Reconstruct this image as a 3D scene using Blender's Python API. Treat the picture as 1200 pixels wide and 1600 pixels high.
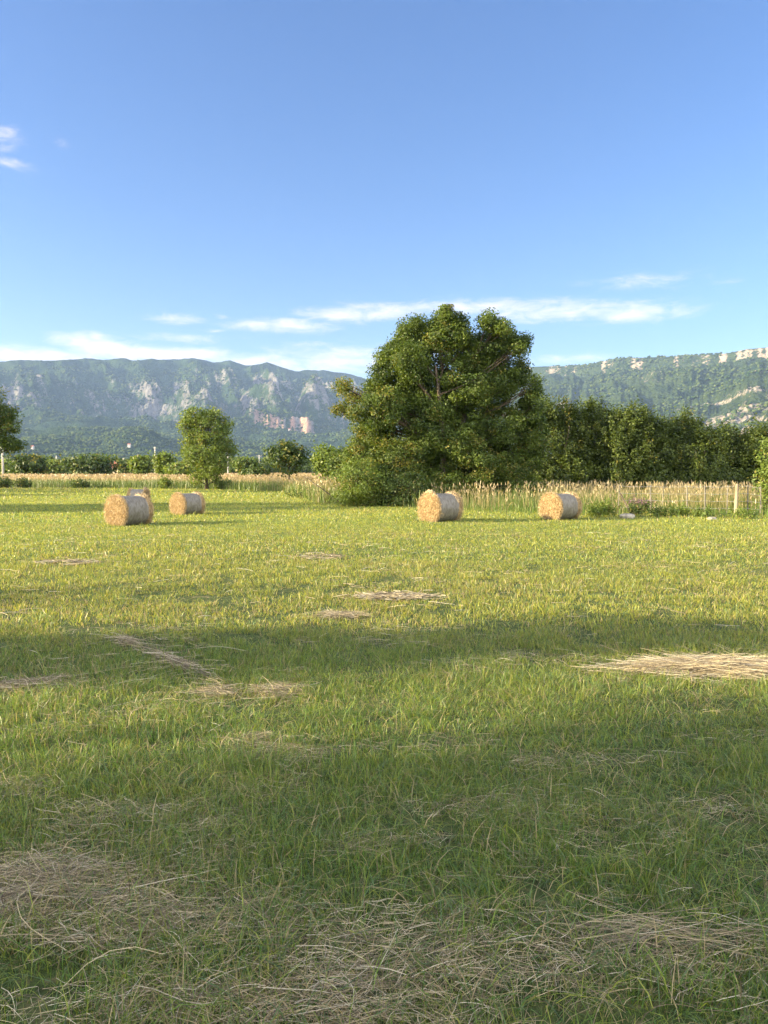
import bpy, math, random
import numpy as np
random.seed(7)
RNG = np.random.default_rng(11)
R = math.radians
for o in list(bpy.data.objects):
    bpy.data.objects.remove(o)
S = bpy.context.scene
COL = S.collection

# ------------------------------------------------------------------ camera
F = 1180.0            # focal length in pixels of the 1200x1600 photograph
CAMZ = 1.9
PITCH = R(3.1)
cam_d = bpy.data.cameras.new("camera")
cam_d.sensor_fit = 'VERTICAL'
cam_d.sensor_height = 36.0
cam_d.lens = F * 36.0 / 1600.0
cam_d.clip_start = 0.1
cam_d.clip_end = 60000.0
cam = bpy.data.objects.new("camera", cam_d)
cam.location = (0, 0, CAMZ)
cam.rotation_euler = (R(90) - PITCH, 0, 0)
COL.objects.link(cam)
S.camera = cam
S.render.resolution_x, S.render.resolution_y = 768, 1024

# ------------------------------------------------------------------ light
SUN_EL = R(14.0)
SUN_A = R(10.0)       # the sun stands left of the view, this much towards the camera's side
sdir = (-math.cos(SUN_A) * math.cos(SUN_EL), -math.sin(SUN_A) * math.cos(SUN_EL), math.sin(SUN_EL))
sun_d = bpy.data.lights.new("sun", 'SUN')
sun_d.energy = 5.0
sun_d.angle = R(0.5)
sun_d.color = (1.0, 0.80, 0.48)
sun = bpy.data.objects.new("sun", sun_d)
from mathutils import Vector, Matrix
sun.rotation_euler = Vector(sdir).to_track_quat('Z', 'Y').to_euler()
sun.location = (-60, -20, 40)
COL.objects.link(sun)

SKY_STRENGTH = 0.075
S.view_settings.view_transform = 'Standard'
S.view_settings.look = 'None'
S.view_settings.exposure = 2.3
S.view_settings.gamma = 1.0
S.view_settings.use_curve_mapping = False
S.cycles.use_denoising = True
S.cycles.max_bounces = 6
S.cycles.diffuse_bounces = 4
S.cycles.glossy_bounces = 1
S.cycles.transmission_bounces = 3
S.cycles.transparent_max_bounces = 4
S.cycles.volume_bounces = 0
S.cycles.use_adaptive_sampling = True
S.cycles.adaptive_threshold = 0.02
S.cycles.caustics_reflective = False
S.cycles.caustics_refractive = False

# ------------------------------------------------------------------ sky with thin clouds
def px_azel(x, y):
    """direction (azimuth right of +Y, elevation) of a point of the photograph"""
    vx, vy, vz = (x - 600) / F, 1.0, (800 - y) / F
    cy = vy * math.cos(PITCH) + vz * math.sin(PITCH)
    cz = -vy * math.sin(PITCH) + vz * math.cos(PITCH)
    return math.atan2(vx, cy), math.atan2(cz, math.hypot(vx, cy))

world = bpy.data.worlds.new("World")
S.world = world
world.use_nodes = True
wt = world.node_tree
wt.nodes.clear()
def wn(kind, **kw):
    n = wt.nodes.new(kind)
    for k, v in kw.items():
        setattr(n, k, v)
    return n
def wm(op, a, b=None, c=None, clamp=False):
    n = wt.nodes.new('ShaderNodeMath'); n.operation = op; n.use_clamp = clamp
    for i, v in enumerate((a, b, c)):
        if v is None: continue
        if isinstance(v, (int, float)): n.inputs[i].default_value = v
        else: wt.links.new(v, n.inputs[i])
    return n.outputs[0]
sky = wn('ShaderNodeTexSky', sky_type='NISHITA', sun_disc=False)
sky.sun_elevation = SUN_EL
# sun_rotation is measured from +Y towards +X
sky.sun_rotation = math.atan2(sdir[0], sdir[1])
sky.altitude = 100
sky.air_density = 1.0
sky.dust_density = 1.6
sky.ozone_density = 3.0
tc = wn('ShaderNodeTexCoord')
sep = wn('ShaderNodeSeparateXYZ'); wt.links.new(tc.outputs['Generated'], sep.inputs[0])
az = wm('ARCTAN2', sep.outputs[0], sep.outputs[1])
el = wm('ARCSINE', sep.outputs[2])
cmb = wn('ShaderNodeCombineXYZ')
wt.links.new(wm('MULTIPLY', az, 1.0), cmb.inputs[0]); wt.links.new(wm('MULTIPLY', el, 3.6), cmb.inputs[1])
nz = wn('ShaderNodeTexNoise'); nz.inputs['Scale'].default_value = 24.0; nz.inputs['Detail'].default_value = 12.0
nz.inputs['Roughness'].default_value = 0.68; nz.inputs['Distortion'].default_value = 0.5
wt.links.new(cmb.outputs[0], nz.inputs['Vector'])
clouds = [  # photo x, y, half width, half height, weight
    (440, 508, 90, 11, .9), (545, 492, 80, 12, .95), (610, 486, 90, 13, .85), (740, 480, 160, 13, .85), (880, 486, 150, 14, .85), (1000, 490, 80, 13, .85), (965, 478, 60, 6, .6), (860, 500, 90, 6, .6),
    (280, 498, 46, 8, .8), (345, 495, 14, 5, .55), (332, 516, 26, 4, .5), (1000, 440, 85, 13, .55), (1125, 442, 40, 6, .34),
    (110, 530, 40, 11, .75), (160, 545, 48, 17, 1.2), (128, 536, 26, 15, 1.0), (190, 553, 40, 10, 1.2), (150, 528, 16, 9, .9), (40, 556, 130, 13, 1.0), (250, 553, 120, 12, 1.1), (400, 565, 120, 14, .9),
    (530, 565, 130, 26, .8), (480, 537, 50, 6, .6), (640, 548, 90, 18, .6), (880, 562, 90, 9, .6),
    (6, 214, 24, 18, .62), (14, 254, 30, 7, .66), (97, 225, 12, 6, .5), (300, 530, 100, 10, .5)]
tot = None
def rear_fill():
    # broad bright cloud-like patches added unseen behind the camera, to fill the shade
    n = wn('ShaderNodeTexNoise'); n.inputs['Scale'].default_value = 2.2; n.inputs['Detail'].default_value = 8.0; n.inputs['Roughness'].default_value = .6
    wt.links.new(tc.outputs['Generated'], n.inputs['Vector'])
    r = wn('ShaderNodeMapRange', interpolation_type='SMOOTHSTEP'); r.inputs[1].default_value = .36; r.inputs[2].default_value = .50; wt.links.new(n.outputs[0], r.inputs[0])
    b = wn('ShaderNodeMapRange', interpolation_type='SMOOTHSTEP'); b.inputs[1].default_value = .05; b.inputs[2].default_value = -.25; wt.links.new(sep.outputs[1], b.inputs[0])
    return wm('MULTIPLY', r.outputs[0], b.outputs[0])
for (x, y, rx, ry, w) in clouds:
    a0, e0 = px_azel(x, y)
    u = wm('MULTIPLY', wm('SUBTRACT', az, a0), F / rx)
    v = wm('MULTIPLY', wm('SUBTRACT', el, e0), F / ry)
    g = wm('EXPONENT', wm('MULTIPLY', wm('ADD', wm('MULTIPLY', u, u), wm('MULTIPLY', v, v)), -0.8))
    g = wm('MULTIPLY', g, w)
    tot = g if tot is None else wm('MAXIMUM', tot, g)
msk = wm('ADD', tot, wm('MULTIPLY', wm('SUBTRACT', nz.outputs[0], 0.5), 1.7))
mr = wn('ShaderNodeMapRange', interpolation_type='SMOOTHSTEP')
mr.inputs[1].default_value = 0.14; mr.inputs[2].default_value = 1.45; mr.inputs[3].default_value = 0.0; mr.inputs[4].default_value = 0.95
wt.links.new(msk, mr.inputs[0])
m2 = wm('MULTIPLY', mr.outputs[0], wm('MULTIPLY', tot, 2.2, clamp=True))
mix = wn('ShaderNodeMix', data_type='RGBA')
wt.links.new(m2, mix.inputs['Factor'])
hs = wn('ShaderNodeHueSaturation'); hs.inputs['Saturation'].default_value = 1.18; hs.inputs['Value'].default_value = 0.80; hs.inputs['Hue'].default_value = 0.512
wt.links.new(sky.outputs[0], hs.inputs['Color'])
wt.links.new(hs.outputs[0], mix.inputs['A'])
mix.inputs['B'].default_value = (4.0, 3.5, 3.4, 1)
bg = wn('ShaderNodeBackground'); bg.inputs[1].default_value = SKY_STRENGTH
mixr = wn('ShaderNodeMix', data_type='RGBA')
wt.links.new(wm('MULTIPLY', rear_fill(), .95), mixr.inputs['Factor']); wt.links.new(mix.outputs['Result'], mixr.inputs['A'])
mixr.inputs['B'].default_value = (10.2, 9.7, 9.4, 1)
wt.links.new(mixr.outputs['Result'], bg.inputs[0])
wo = wn('ShaderNodeOutputWorld'); wt.links.new(bg.outputs[0], wo.inputs[0])

# ------------------------------------------------------------------ helpers: where things stand
def at(x, y, Y):
    """world point seen at photo pixel (x, y) at distance Y in front of the camera"""
    vx, vz = (x - 600) / F, (800 - y) / F
    cy = math.cos(PITCH) + vz * math.sin(PITCH)
    cz = -math.sin(PITCH) + vz * math.cos(PITCH)
    return Vector((vx / cy * Y, Y, CAMZ + cz / cy * Y))
def ground_at(x, y):
    vx, vz = (x - 600) / F, (800 - y) / F
    cy = math.cos(PITCH) + vz * math.sin(PITCH)
    cz = -math.sin(PITCH) + vz * math.cos(PITCH)
    k = -CAMZ / cz
    return Vector((vx * k, cy * k, 0))

# ------------------------------------------------------------------ helpers: noise
def _h(ix, iy, seed):
    n = (ix.astype(np.int64) * 374761393 + iy.astype(np.int64) * 668265263 + seed * 974711) & 0xffffffff
    n = ((n ^ (n >> 13)) * 1274126177) & 0xffffffff
    n = (n ^ (n >> 16)) & 0xffffffff
    n = ((n ^ (n >> 15)) * 2246822519) & 0xffffffff
    return ((n ^ (n >> 13)) & 0xffffff) / float(0xffffff)
def vnoise(x, y, seed=0):
    x0, y0 = np.floor(x), np.floor(y)
    fx, fy = x - x0, y - y0
    fx = fx * fx * fx * (fx * (fx * 6 - 15) + 10); fy = fy * fy * fy * (fy * (fy * 6 - 15) + 10)
    a = _h(x0, y0, seed); b = _h(x0 + 1, y0, seed); c = _h(x0, y0 + 1, seed); d = _h(x0 + 1, y0 + 1, seed)
    return (a + (b - a) * fx) * (1 - fy) + (c + (d - c) * fx) * fy
def fbm(x, y, octaves=5, seed=0, gain=0.5, ridged=False):
    s = 0.0; amp = 1.0; t = 0.0
    for k in range(octaves):
        n = vnoise(x * 2 ** k + 17.3 * k, y * 2 ** k - 9.1 * k, seed + k)
        if ridged: n = 1 - np.abs(2 * n - 1)
        s = s + amp * n; t += amp; amp *= gain
    return s / t
def sstep(a, b, x):
    t = np.clip((x - a) / (b - a), 0, 1)
    return t * t * (3 - 2 * t)

# ------------------------------------------------------------------ helpers: objects
def tag(o, label=None, cat=None, group=None, kind=None):
    if label: o['label'] = label
    if cat: o['category'] = cat
    if group: o['group'] = group
    if kind: o['kind'] = kind
    return o
def empty(name, loc, label, cat, group=None, rz=0.0):
    o = bpy.data.objects.new(name, None); COL.objects.link(o)
    o.location = loc; o.rotation_euler = (0, 0, rz)
    o.empty_display_size = 0.3
    return tag(o, label, cat, group)
def link(name, me, mat, parent=None):
    o = bpy.data.objects.new(name, me); COL.objects.link(o)
    if mat is not None: me.materials.append(mat)
    if parent is not None: o.parent = parent
    return o
def mesh_np(name, V, faces, col=None, smooth=False):
    """V (n,3); faces (m,k) array of indices, or a list of such arrays; col (n,3) per vertex"""
    if not isinstance(faces, (list, tuple)): faces = [faces]
    faces = [f for f in faces if len(f)]
    me = bpy.data.meshes.new(name)
    V = np.ascontiguousarray(V, dtype=np.float32)
    me.vertices.add(len(V)); me.vertices.foreach_set('co', V.ravel())
    loops = np.concatenate([f.ravel() for f in faces]).astype(np.int32)
    tot = np.concatenate([np.full(len(f), f.shape[1], np.int32) for f in faces])
    start = np.concatenate([[0], np.cumsum(tot)[:-1]]).astype(np.int32)
    me.loops.add(len(loops)); me.loops.foreach_set('vertex_index', loops)
    me.polygons.add(len(tot)); me.polygons.foreach_set('loop_start', start)
    me.update(calc_edges=True)
    me.polygons.foreach_set('use_smooth', np.full(len(tot), bool(smooth)))
    if col is not None:
        c = np.ones((len(V), 4), np.float32); c[:, :3] = col
        a = me.color_attributes.new('col', 'FLOAT_COLOR', 'POINT')
        a.data.foreach_set('color', c.ravel())
    return me

class MB:
    """collects pieces, then becomes one mesh"""
    def __init__(s): s.v = []; s.q = []; s.t = []; s.c = []; s.n = 0
    def add(s, V, q=None, t=None, col=None):
        V = np.asarray(V, float)
        if q is not None and len(q): s.q.append(np.asarray(q) + s.n)
        if t is not None and len(t): s.t.append(np.asarray(t) + s.n)
        if col is not None: s.c.append(np.broadcast_to(np.asarray(col, float), (len(V), 3)))
        s.v.append(V); s.n += len(V)
    def tube(s, pts, rad, sides=7, cap=True):
        pts = np.asarray(pts, float); n = len(pts)
        rad = np.broadcast_to(np.asarray(rad, float), (n,))
        d = np.gradient(pts, axis=0); d /= np.linalg.norm(d, axis=1)[:, None] + 1e-9
        up = np.array([0, 0, 1.0]) if abs(d[0][2]) < 0.9 else np.array([1.0, 0, 0])
        u = np.cross(d, up); u /= np.linalg.norm(u, axis=1)[:, None] + 1e-9
        w = np.cross(d, u)
        a = np.arange(sides) * 2 * math.pi / sides
        V = pts[:, None, :] + rad[:, None, None] * (u[:, None, :] * np.cos(a)[None, :, None] + w[:, None, :] * np.sin(a)[None, :, None])
        V = V.reshape(-1, 3)
        i = np.arange(n - 1)[:, None] * sides; j = np.arange(sides)[None, :]; j2 = (j + 1) % sides
        q = np.stack([i + j, i + j2, i + sides + j2, i + sides + j], -1).reshape(-1, 4)
        t = None
        if cap:
            V = np.vstack([V, pts[0], pts[-1]]); k = n * sides
            jj = np.arange(sides); jn = (jj + 1) % sides
            t = np.vstack([np.stack([np.full(sides, k), jn, jj], -1), np.stack([np.full(sides, k + 1), (n - 1) * sides + jj, (n - 1) * sides + jn], -1)])
        s.add(V, q, t)
    def box(s, x0, x1, y0, y1, z0, z1):
        V = [(x, y, z) for z in (z0, z1) for y in (y0, y1) for x in (x0, x1)]
        s.add(V, [(0, 2, 3, 1), (4, 5, 7, 6), (0, 1, 5, 4), (2, 6, 7, 3), (0, 4, 6, 2), (1, 3, 7, 5)])
    def build(s, name, mat, parent=None, smooth=False):
        fs = []
        if s.q: fs.append(np.vstack(s.q))
        if s.t: fs.append(np.vstack(s.t))
        me = mesh_np(name, np.vstack(s.v), fs, np.vstack(s.c) if s.c else None, smooth)
        return link(name, me, mat, parent)

# ------------------------------------------------------------------ helpers: materials
def new_mat(name):
    m = bpy.data.materials.new(name); m.use_nodes = True
    nt = m.node_tree; nt.nodes.clear()
    out = nt.nodes.new('ShaderNodeOutputMaterial')
    return m, nt, out
def leafy(name, transl=0.35, rough=0.55, gain=1.0, noise=0.25, tint=(1.0, 1.0, 0.8), spec=0.3):
    """foliage, grass and straw: colour carried by each blade, some light let through"""
    m, nt, out = new_mat(name)
    at_ = nt.nodes.new('ShaderNodeAttribute'); at_.attribute_name = 'col'
    p = nt.nodes.new('ShaderNodeBsdfPrincipled'); p.inputs['Roughness'].default_value = rough
    p.inputs['Specular IOR Level'].default_value = spec
    nt.links.new(at_.outputs[0], p.inputs['Base Color'])
    t = nt.nodes.new('ShaderNodeBsdfTranslucent')
    mx = nt.nodes.new('ShaderNodeMix'); mx.data_type = 'RGBA'; mx.blend_type = 'MULTIPLY'; mx.inputs['Factor'].default_value = 1.0
    mx.inputs['B'].default_value = (*[c * 1.3 for c in tint], 1)
    nt.links.new(at_.outputs[0], mx.inputs['A']); nt.links.new(mx.outputs['Result'], t.inputs[0])
    s = nt.nodes.new('ShaderNodeMixShader'); s.inputs[0].default_value = transl
    nt.links.new(p.outputs[0], s.inputs[1]); nt.links.new(t.outputs[0], s.inputs[2]); nt.links.new(s.outputs[0], out.inputs[0])
    return m
def noisy(name, c1, c2, scale=5, rough=0.85, detail=6, stretch=(1, 1, 1), bump=0.3, lo=.35, hi=.65, spec=.25, dist=.02):
    m, nt, out = new_mat(name)
    tcn = nt.nodes.new('ShaderNodeTexCoord'); mp = nt.nodes.new('ShaderNodeMapping'); mp.inputs['Scale'].default_value = stretch
    nt.links.new(tcn.outputs['Object'], mp.inputs[0])
    n = nt.nodes.new('ShaderNodeTexNoise'); n.inputs['Scale'].default_value = scale; n.inputs['Detail'].default_value = detail
    nt.links.new(mp.outputs[0], n.inputs['Vector'])
    r = nt.nodes.new('ShaderNodeValToRGB')
    r.color_ramp.elements[0].position = lo; r.color_ramp.elements[1].position = hi
    r.color_ramp.elements[0].color = (*c1, 1); r.color_ramp.elements[1].color = (*c2, 1)
    nt.links.new(n.outputs[0], r.inputs[0])
    p = nt.nodes.new('ShaderNodeBsdfPrincipled'); p.inputs['Roughness'].default_value = rough
    p.inputs['Specular IOR Level'].default_value = spec
    nt.links.new(r.outputs[0], p.inputs['Base Color'])
    if bump:
        b = nt.nodes.new('ShaderNodeBump'); b.inputs['Strength'].default_value = bump; b.inputs['Distance'].default_value = dist
        nt.links.new(n.outputs[0], b.inputs['Height']); nt.links.new(b.outputs[0], p.inputs['Normal'])
    nt.links.new(p.outputs[0], out.inputs[0])
    return m

M_GRASS = leafy('grass_blades', 0.42, 0.42, tint=(1.05, 1.0, 0.55), spec=.55)
M_STRAW = leafy('straw', 0.22, 0.6, tint=(1.0, .95, .8))
M_LEAF = leafy('leaf', 0.34, 0.5, tint=(1.1, 1.05, 0.5), spec=.35)
M_BARK = noisy('bark', (.035, .026, .018), (.12, .095, .07), 14, stretch=(1, 1, .25), bump=.6)
M_CONC = noisy('concrete', (.34, .33, .30), (.48, .47, .43), 3, bump=.1)
M_WOOD = noisy('weathered_wood', (.09, .085, .065), (.20, .185, .145), 9, stretch=(1, 1, .15), bump=.3)
M_PALEWOOD = noisy('pale_wood', (.15, .125, .085), (.30, .25, .175), 9, stretch=(1, 1, .15), bump=.3)
M_DARKWOOD = noisy('dark_wood', (.05, .04, .03), (.10, .08, .06), 9, bump=.2)
M_WIRE = noisy('galvanised_wire', (.22, .22, .22), (.34, .34, .33), 20, rough=.5, bump=0)
M_STONE = noisy('limestone', (.16, .145, .12), (.40, .37, .30), 6, bump=.5, dist=.03)
M_PLASTER = noisy('plaster', (.62, .50, .32), (.72, .60, .42), 2, bump=0)
M_WHITE = noisy('white_plaster', (.40, .39, .36), (.52, .50, .47), 1, bump=0)
M_TILE = noisy('roof_tile', (.30, .10, .07), (.42, .17, .12), 3, stretch=(1, 6, 1), bump=.2)
M_GLASS = noisy('window_glass', (.03, .035, .04), (.05, .06, .07), 2, rough=.15, bump=0, spec=.5)

# ------------------------------------------------------------------ the ground
def relief(x, y):
    """gentle swell of the field"""
    d = np.hypot(x, y)
    return ((fbm(x / 9.0 + 3, y / 9.0, 3, 5) - .5) * .14 + (fbm(x / 1.3, y / 1.3, 3, 9) - .5) * .055) * (1 - sstep(45, 90, d))
def relief1(x, y):
    return float(relief(np.array([float(x)]), np.array([float(y)]))[0])

def surf(x, y): return relief(x, y) + .008

def make_ground():
    na = 260
    rad = np.concatenate([np.linspace(0, 14, 110), np.linspace(14.4, 60, 90), np.geomspace(61.5, 16000, 60)])
    a = np.arange(na) / na * 2 * math.pi
    RR, AA = np.meshgrid(rad[1:], a, indexing='ij')
    X, Y = RR * np.cos(AA), RR * np.sin(AA)
    Z = relief(X, Y)
    V = np.vstack([np.stack([X, Y, Z], -1).reshape(-1, 3), [[0, 0, relief1(0, 0)]]])
    nr = len(rad) - 1
    i = np.arange(nr - 1)[:, None] * na; j = np.arange(na)[None, :]; jn = (j + 1) % na
    q = np.stack([i + j, i + na + j, i + na + jn, i + jn], -1).reshape(-1, 4)
    jj = np.arange(na); t = np.stack([np.full(na, nr * na), jj, (jj + 1) % na], -1)
    me = mesh_np('ground', V, [q, t], smooth=True)
    m, nt, out = new_mat('meadow_ground')
    L = nt.links
    g = nt.nodes.new('ShaderNodeNewGeometry')
    def noise(scale, detail=6, rough=.6):
        n = nt.nodes.new('ShaderNodeTexNoise'); n.inputs['Scale'].default_value = scale
        n.inputs['Detail'].default_value = detail; n.inputs['Roughness'].default_value = rough
        L.new(g.outputs['Position'], n.inputs['Vector']); return n.outputs[0]
    def ramp(v, stops):
        r = nt.nodes.new('ShaderNodeValToRGB'); e = r.color_ramp.elements
        while len(e) < len(stops): e.new(.5)
        for k, (p_, c) in enumerate(stops): e[k].position = p_; e[k].color = (*c, 1)
        L.new(v, r.inputs[0]); return r.outputs[0]
    def mixc(f, a_, b_):
        n = nt.nodes.new('ShaderNodeMix'); n.data_type = 'RGBA'; L.new(f, n.inputs['Factor']); L.new(a_, n.inputs['A']); L.new(b_, n.inputs['B']); return n.outputs['Result']
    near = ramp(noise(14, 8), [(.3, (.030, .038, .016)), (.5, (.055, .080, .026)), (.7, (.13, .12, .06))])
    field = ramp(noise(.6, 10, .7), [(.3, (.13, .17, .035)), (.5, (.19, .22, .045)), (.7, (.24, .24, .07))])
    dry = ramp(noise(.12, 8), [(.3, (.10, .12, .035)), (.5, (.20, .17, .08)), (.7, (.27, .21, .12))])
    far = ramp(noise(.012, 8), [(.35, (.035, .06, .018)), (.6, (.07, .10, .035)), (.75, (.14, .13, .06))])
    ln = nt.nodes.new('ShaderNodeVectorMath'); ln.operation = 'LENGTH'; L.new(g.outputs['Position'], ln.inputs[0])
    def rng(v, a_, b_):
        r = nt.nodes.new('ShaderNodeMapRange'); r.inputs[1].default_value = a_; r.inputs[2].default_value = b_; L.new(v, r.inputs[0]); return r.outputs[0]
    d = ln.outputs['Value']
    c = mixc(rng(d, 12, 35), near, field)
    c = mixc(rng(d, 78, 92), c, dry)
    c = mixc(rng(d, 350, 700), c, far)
    p = nt.nodes.new('ShaderNodeBsdfPrincipled'); p.inputs['Roughness'].default_value = 1; p.inputs['Specular IOR Level'].default_value = .1
    L.new(c, p.inputs['Base Color'])
    b = nt.nodes.new('ShaderNodeBump'); b.inputs['Strength'].default_value = .6; b.inputs['Distance'].default_value = .03
    L.new(noise(30, 6), b.inputs['Height']); L.new(b.outputs[0], p.inputs['Normal'])
    L.new(p.outputs[0], out.inputs[0])
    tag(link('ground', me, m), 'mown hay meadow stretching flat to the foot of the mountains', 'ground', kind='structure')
make_ground()

# ------------------------------------------------------------------ the mountains
def interp(xs, ys, x): return np.interp(x, xs, ys)
def ridge_table(pts):
    A, E = [], []
    for (x, y) in pts:
        a, e = px_azel(x, y); A.append(a); E.append(math.tan(e) )
    return np.array(A), np.array(E)

def rock_material(name, far_green, light_green, rock1, rock2, warm):
    m, nt, out = new_mat(name)
    L = nt.links
    g = nt.nodes.new('ShaderNodeNewGeometry')
    at_ = nt.nodes.new('ShaderNodeAttribute'); at_.attribute_name = 'col'
    def noise(scale, detail=6, rough=.6, typ='ShaderNodeTexNoise'):
        n = nt.nodes.new(typ); n.inputs['Scale'].default_value = scale
        if typ == 'ShaderNodeTexNoise': n.inputs['Detail'].default_value = detail; n.inputs['Roughness'].default_value = rough
        L.new(g.outputs['Position'], n.inputs['Vector']); return n.outputs[0]
    def ramp(v, stops):
        r = nt.nodes.new('ShaderNodeValToRGB'); e = r.color_ramp.elements
        while len(e) < len(stops): e.new(.5)
        for k, (p_, c) in enumerate(stops): e[k].position = p_; e[k].color = (*c, 1)
        L.new(v, r.inputs[0]); return r.outputs[0]
    def math_(op, a, b):
        n = nt.nodes.new('ShaderNodeMath'); n.operation = op
        for i, v in enumerate((a, b)):
            if isinstance(v, (int, float)): n.inputs[i].default_value = v
            else: L.new(v, n.inputs[i])
        return n.outputs[0]
    sp = nt.nodes.new('ShaderNodeSeparateColor'); L.new(at_.outputs[0], sp.inputs[0])
    rockmask, warmmask = sp.outputs[0], sp.outputs[1]
    green = ramp(noise(.012, 9, .65), [(.32, far_green), (.5, tuple((a + b) / 2 for a, b in zip(far_green, light_green))), (.68, light_green)])
    rock = ramp(noise(.02, 9, .7), [(.3, rock1), (.7, rock2)])
    wn_ = nt.nodes.new('ShaderNodeRGB'); wn_.outputs[0].default_value = (*warm, 1)
    mx = nt.nodes.new('ShaderNodeMix'); mx.data_type = 'RGBA'; L.new(warmmask, mx.inputs['Factor']); L.new(rock, mx.inputs['A']); L.new(wn_.outputs[0], mx.inputs['B'])
    f = math_('ADD', rockmask, math_('MULTIPLY', math_('SUBTRACT', noise(.03, 9, .8), .5), 1.9))
    fr = nt.nodes.new('ShaderNodeMapRange'); fr.inputs[1].default_value = .42; fr.inputs[2].default_value = .62; L.new(f, fr.inputs[0])
    m2 = nt.nodes.new('ShaderNodeMix'); m2.data_type = 'RGBA'; L.new(fr.outputs[0], m2.inputs['Factor']); L.new(green, m2.inputs['A']); L.new(mx.outputs['Result'], m2.inputs['B'])
    p = nt.nodes.new('ShaderNodeBsdfPrincipled'); p.inputs['Roughness'].default_value = 1; p.inputs['Specular IOR Level'].default_value = .05
    L.new(m2.outputs['Result'], p.inputs['Base Color'])
    v = nt.nodes.new('ShaderNodeTexVoronoi'); v.inputs['Scale'].default_value = .075; L.new(g.outputs['Position'], v.inputs['Vector'])
    hsum = math_('ADD', math_('MULTIPLY', v.outputs[0], -.35), noise(.03, 6, .7))
    b = nt.nodes.new('ShaderNodeBump'); b.inputs['Strength'].default_value = 1; b.inputs['Distance'].default_value = 24
    L.new(hsum, b.inputs['Height']); L.new(b.outputs[0], p.inputs['Normal'])
    L.new(p.outputs[0], out.inputs[0])
    return m

def polar_mesh(a0, a1, na, dist, zfun):
    A = np.linspace(a0, a1, na)
    D, AA = np.meshgrid(dist, A, indexing='ij')
    X, Y = D * np.sin(AA), D * np.cos(AA)
    Z, C = zfun(D, AA, X, Y)
    V = np.stack([X, Y, Z], -1).reshape(-1, 3)
    nr = len(dist)
    i = np.arange(nr - 1)[:, None] * na; j = np.arange(na - 1)[None, :]
    q = np.stack([i + j, i + j + 1, i + na + j + 1, i + na + j], -1).reshape(-1, 4)
    return V, q, C.reshape(-1, 3)

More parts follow.
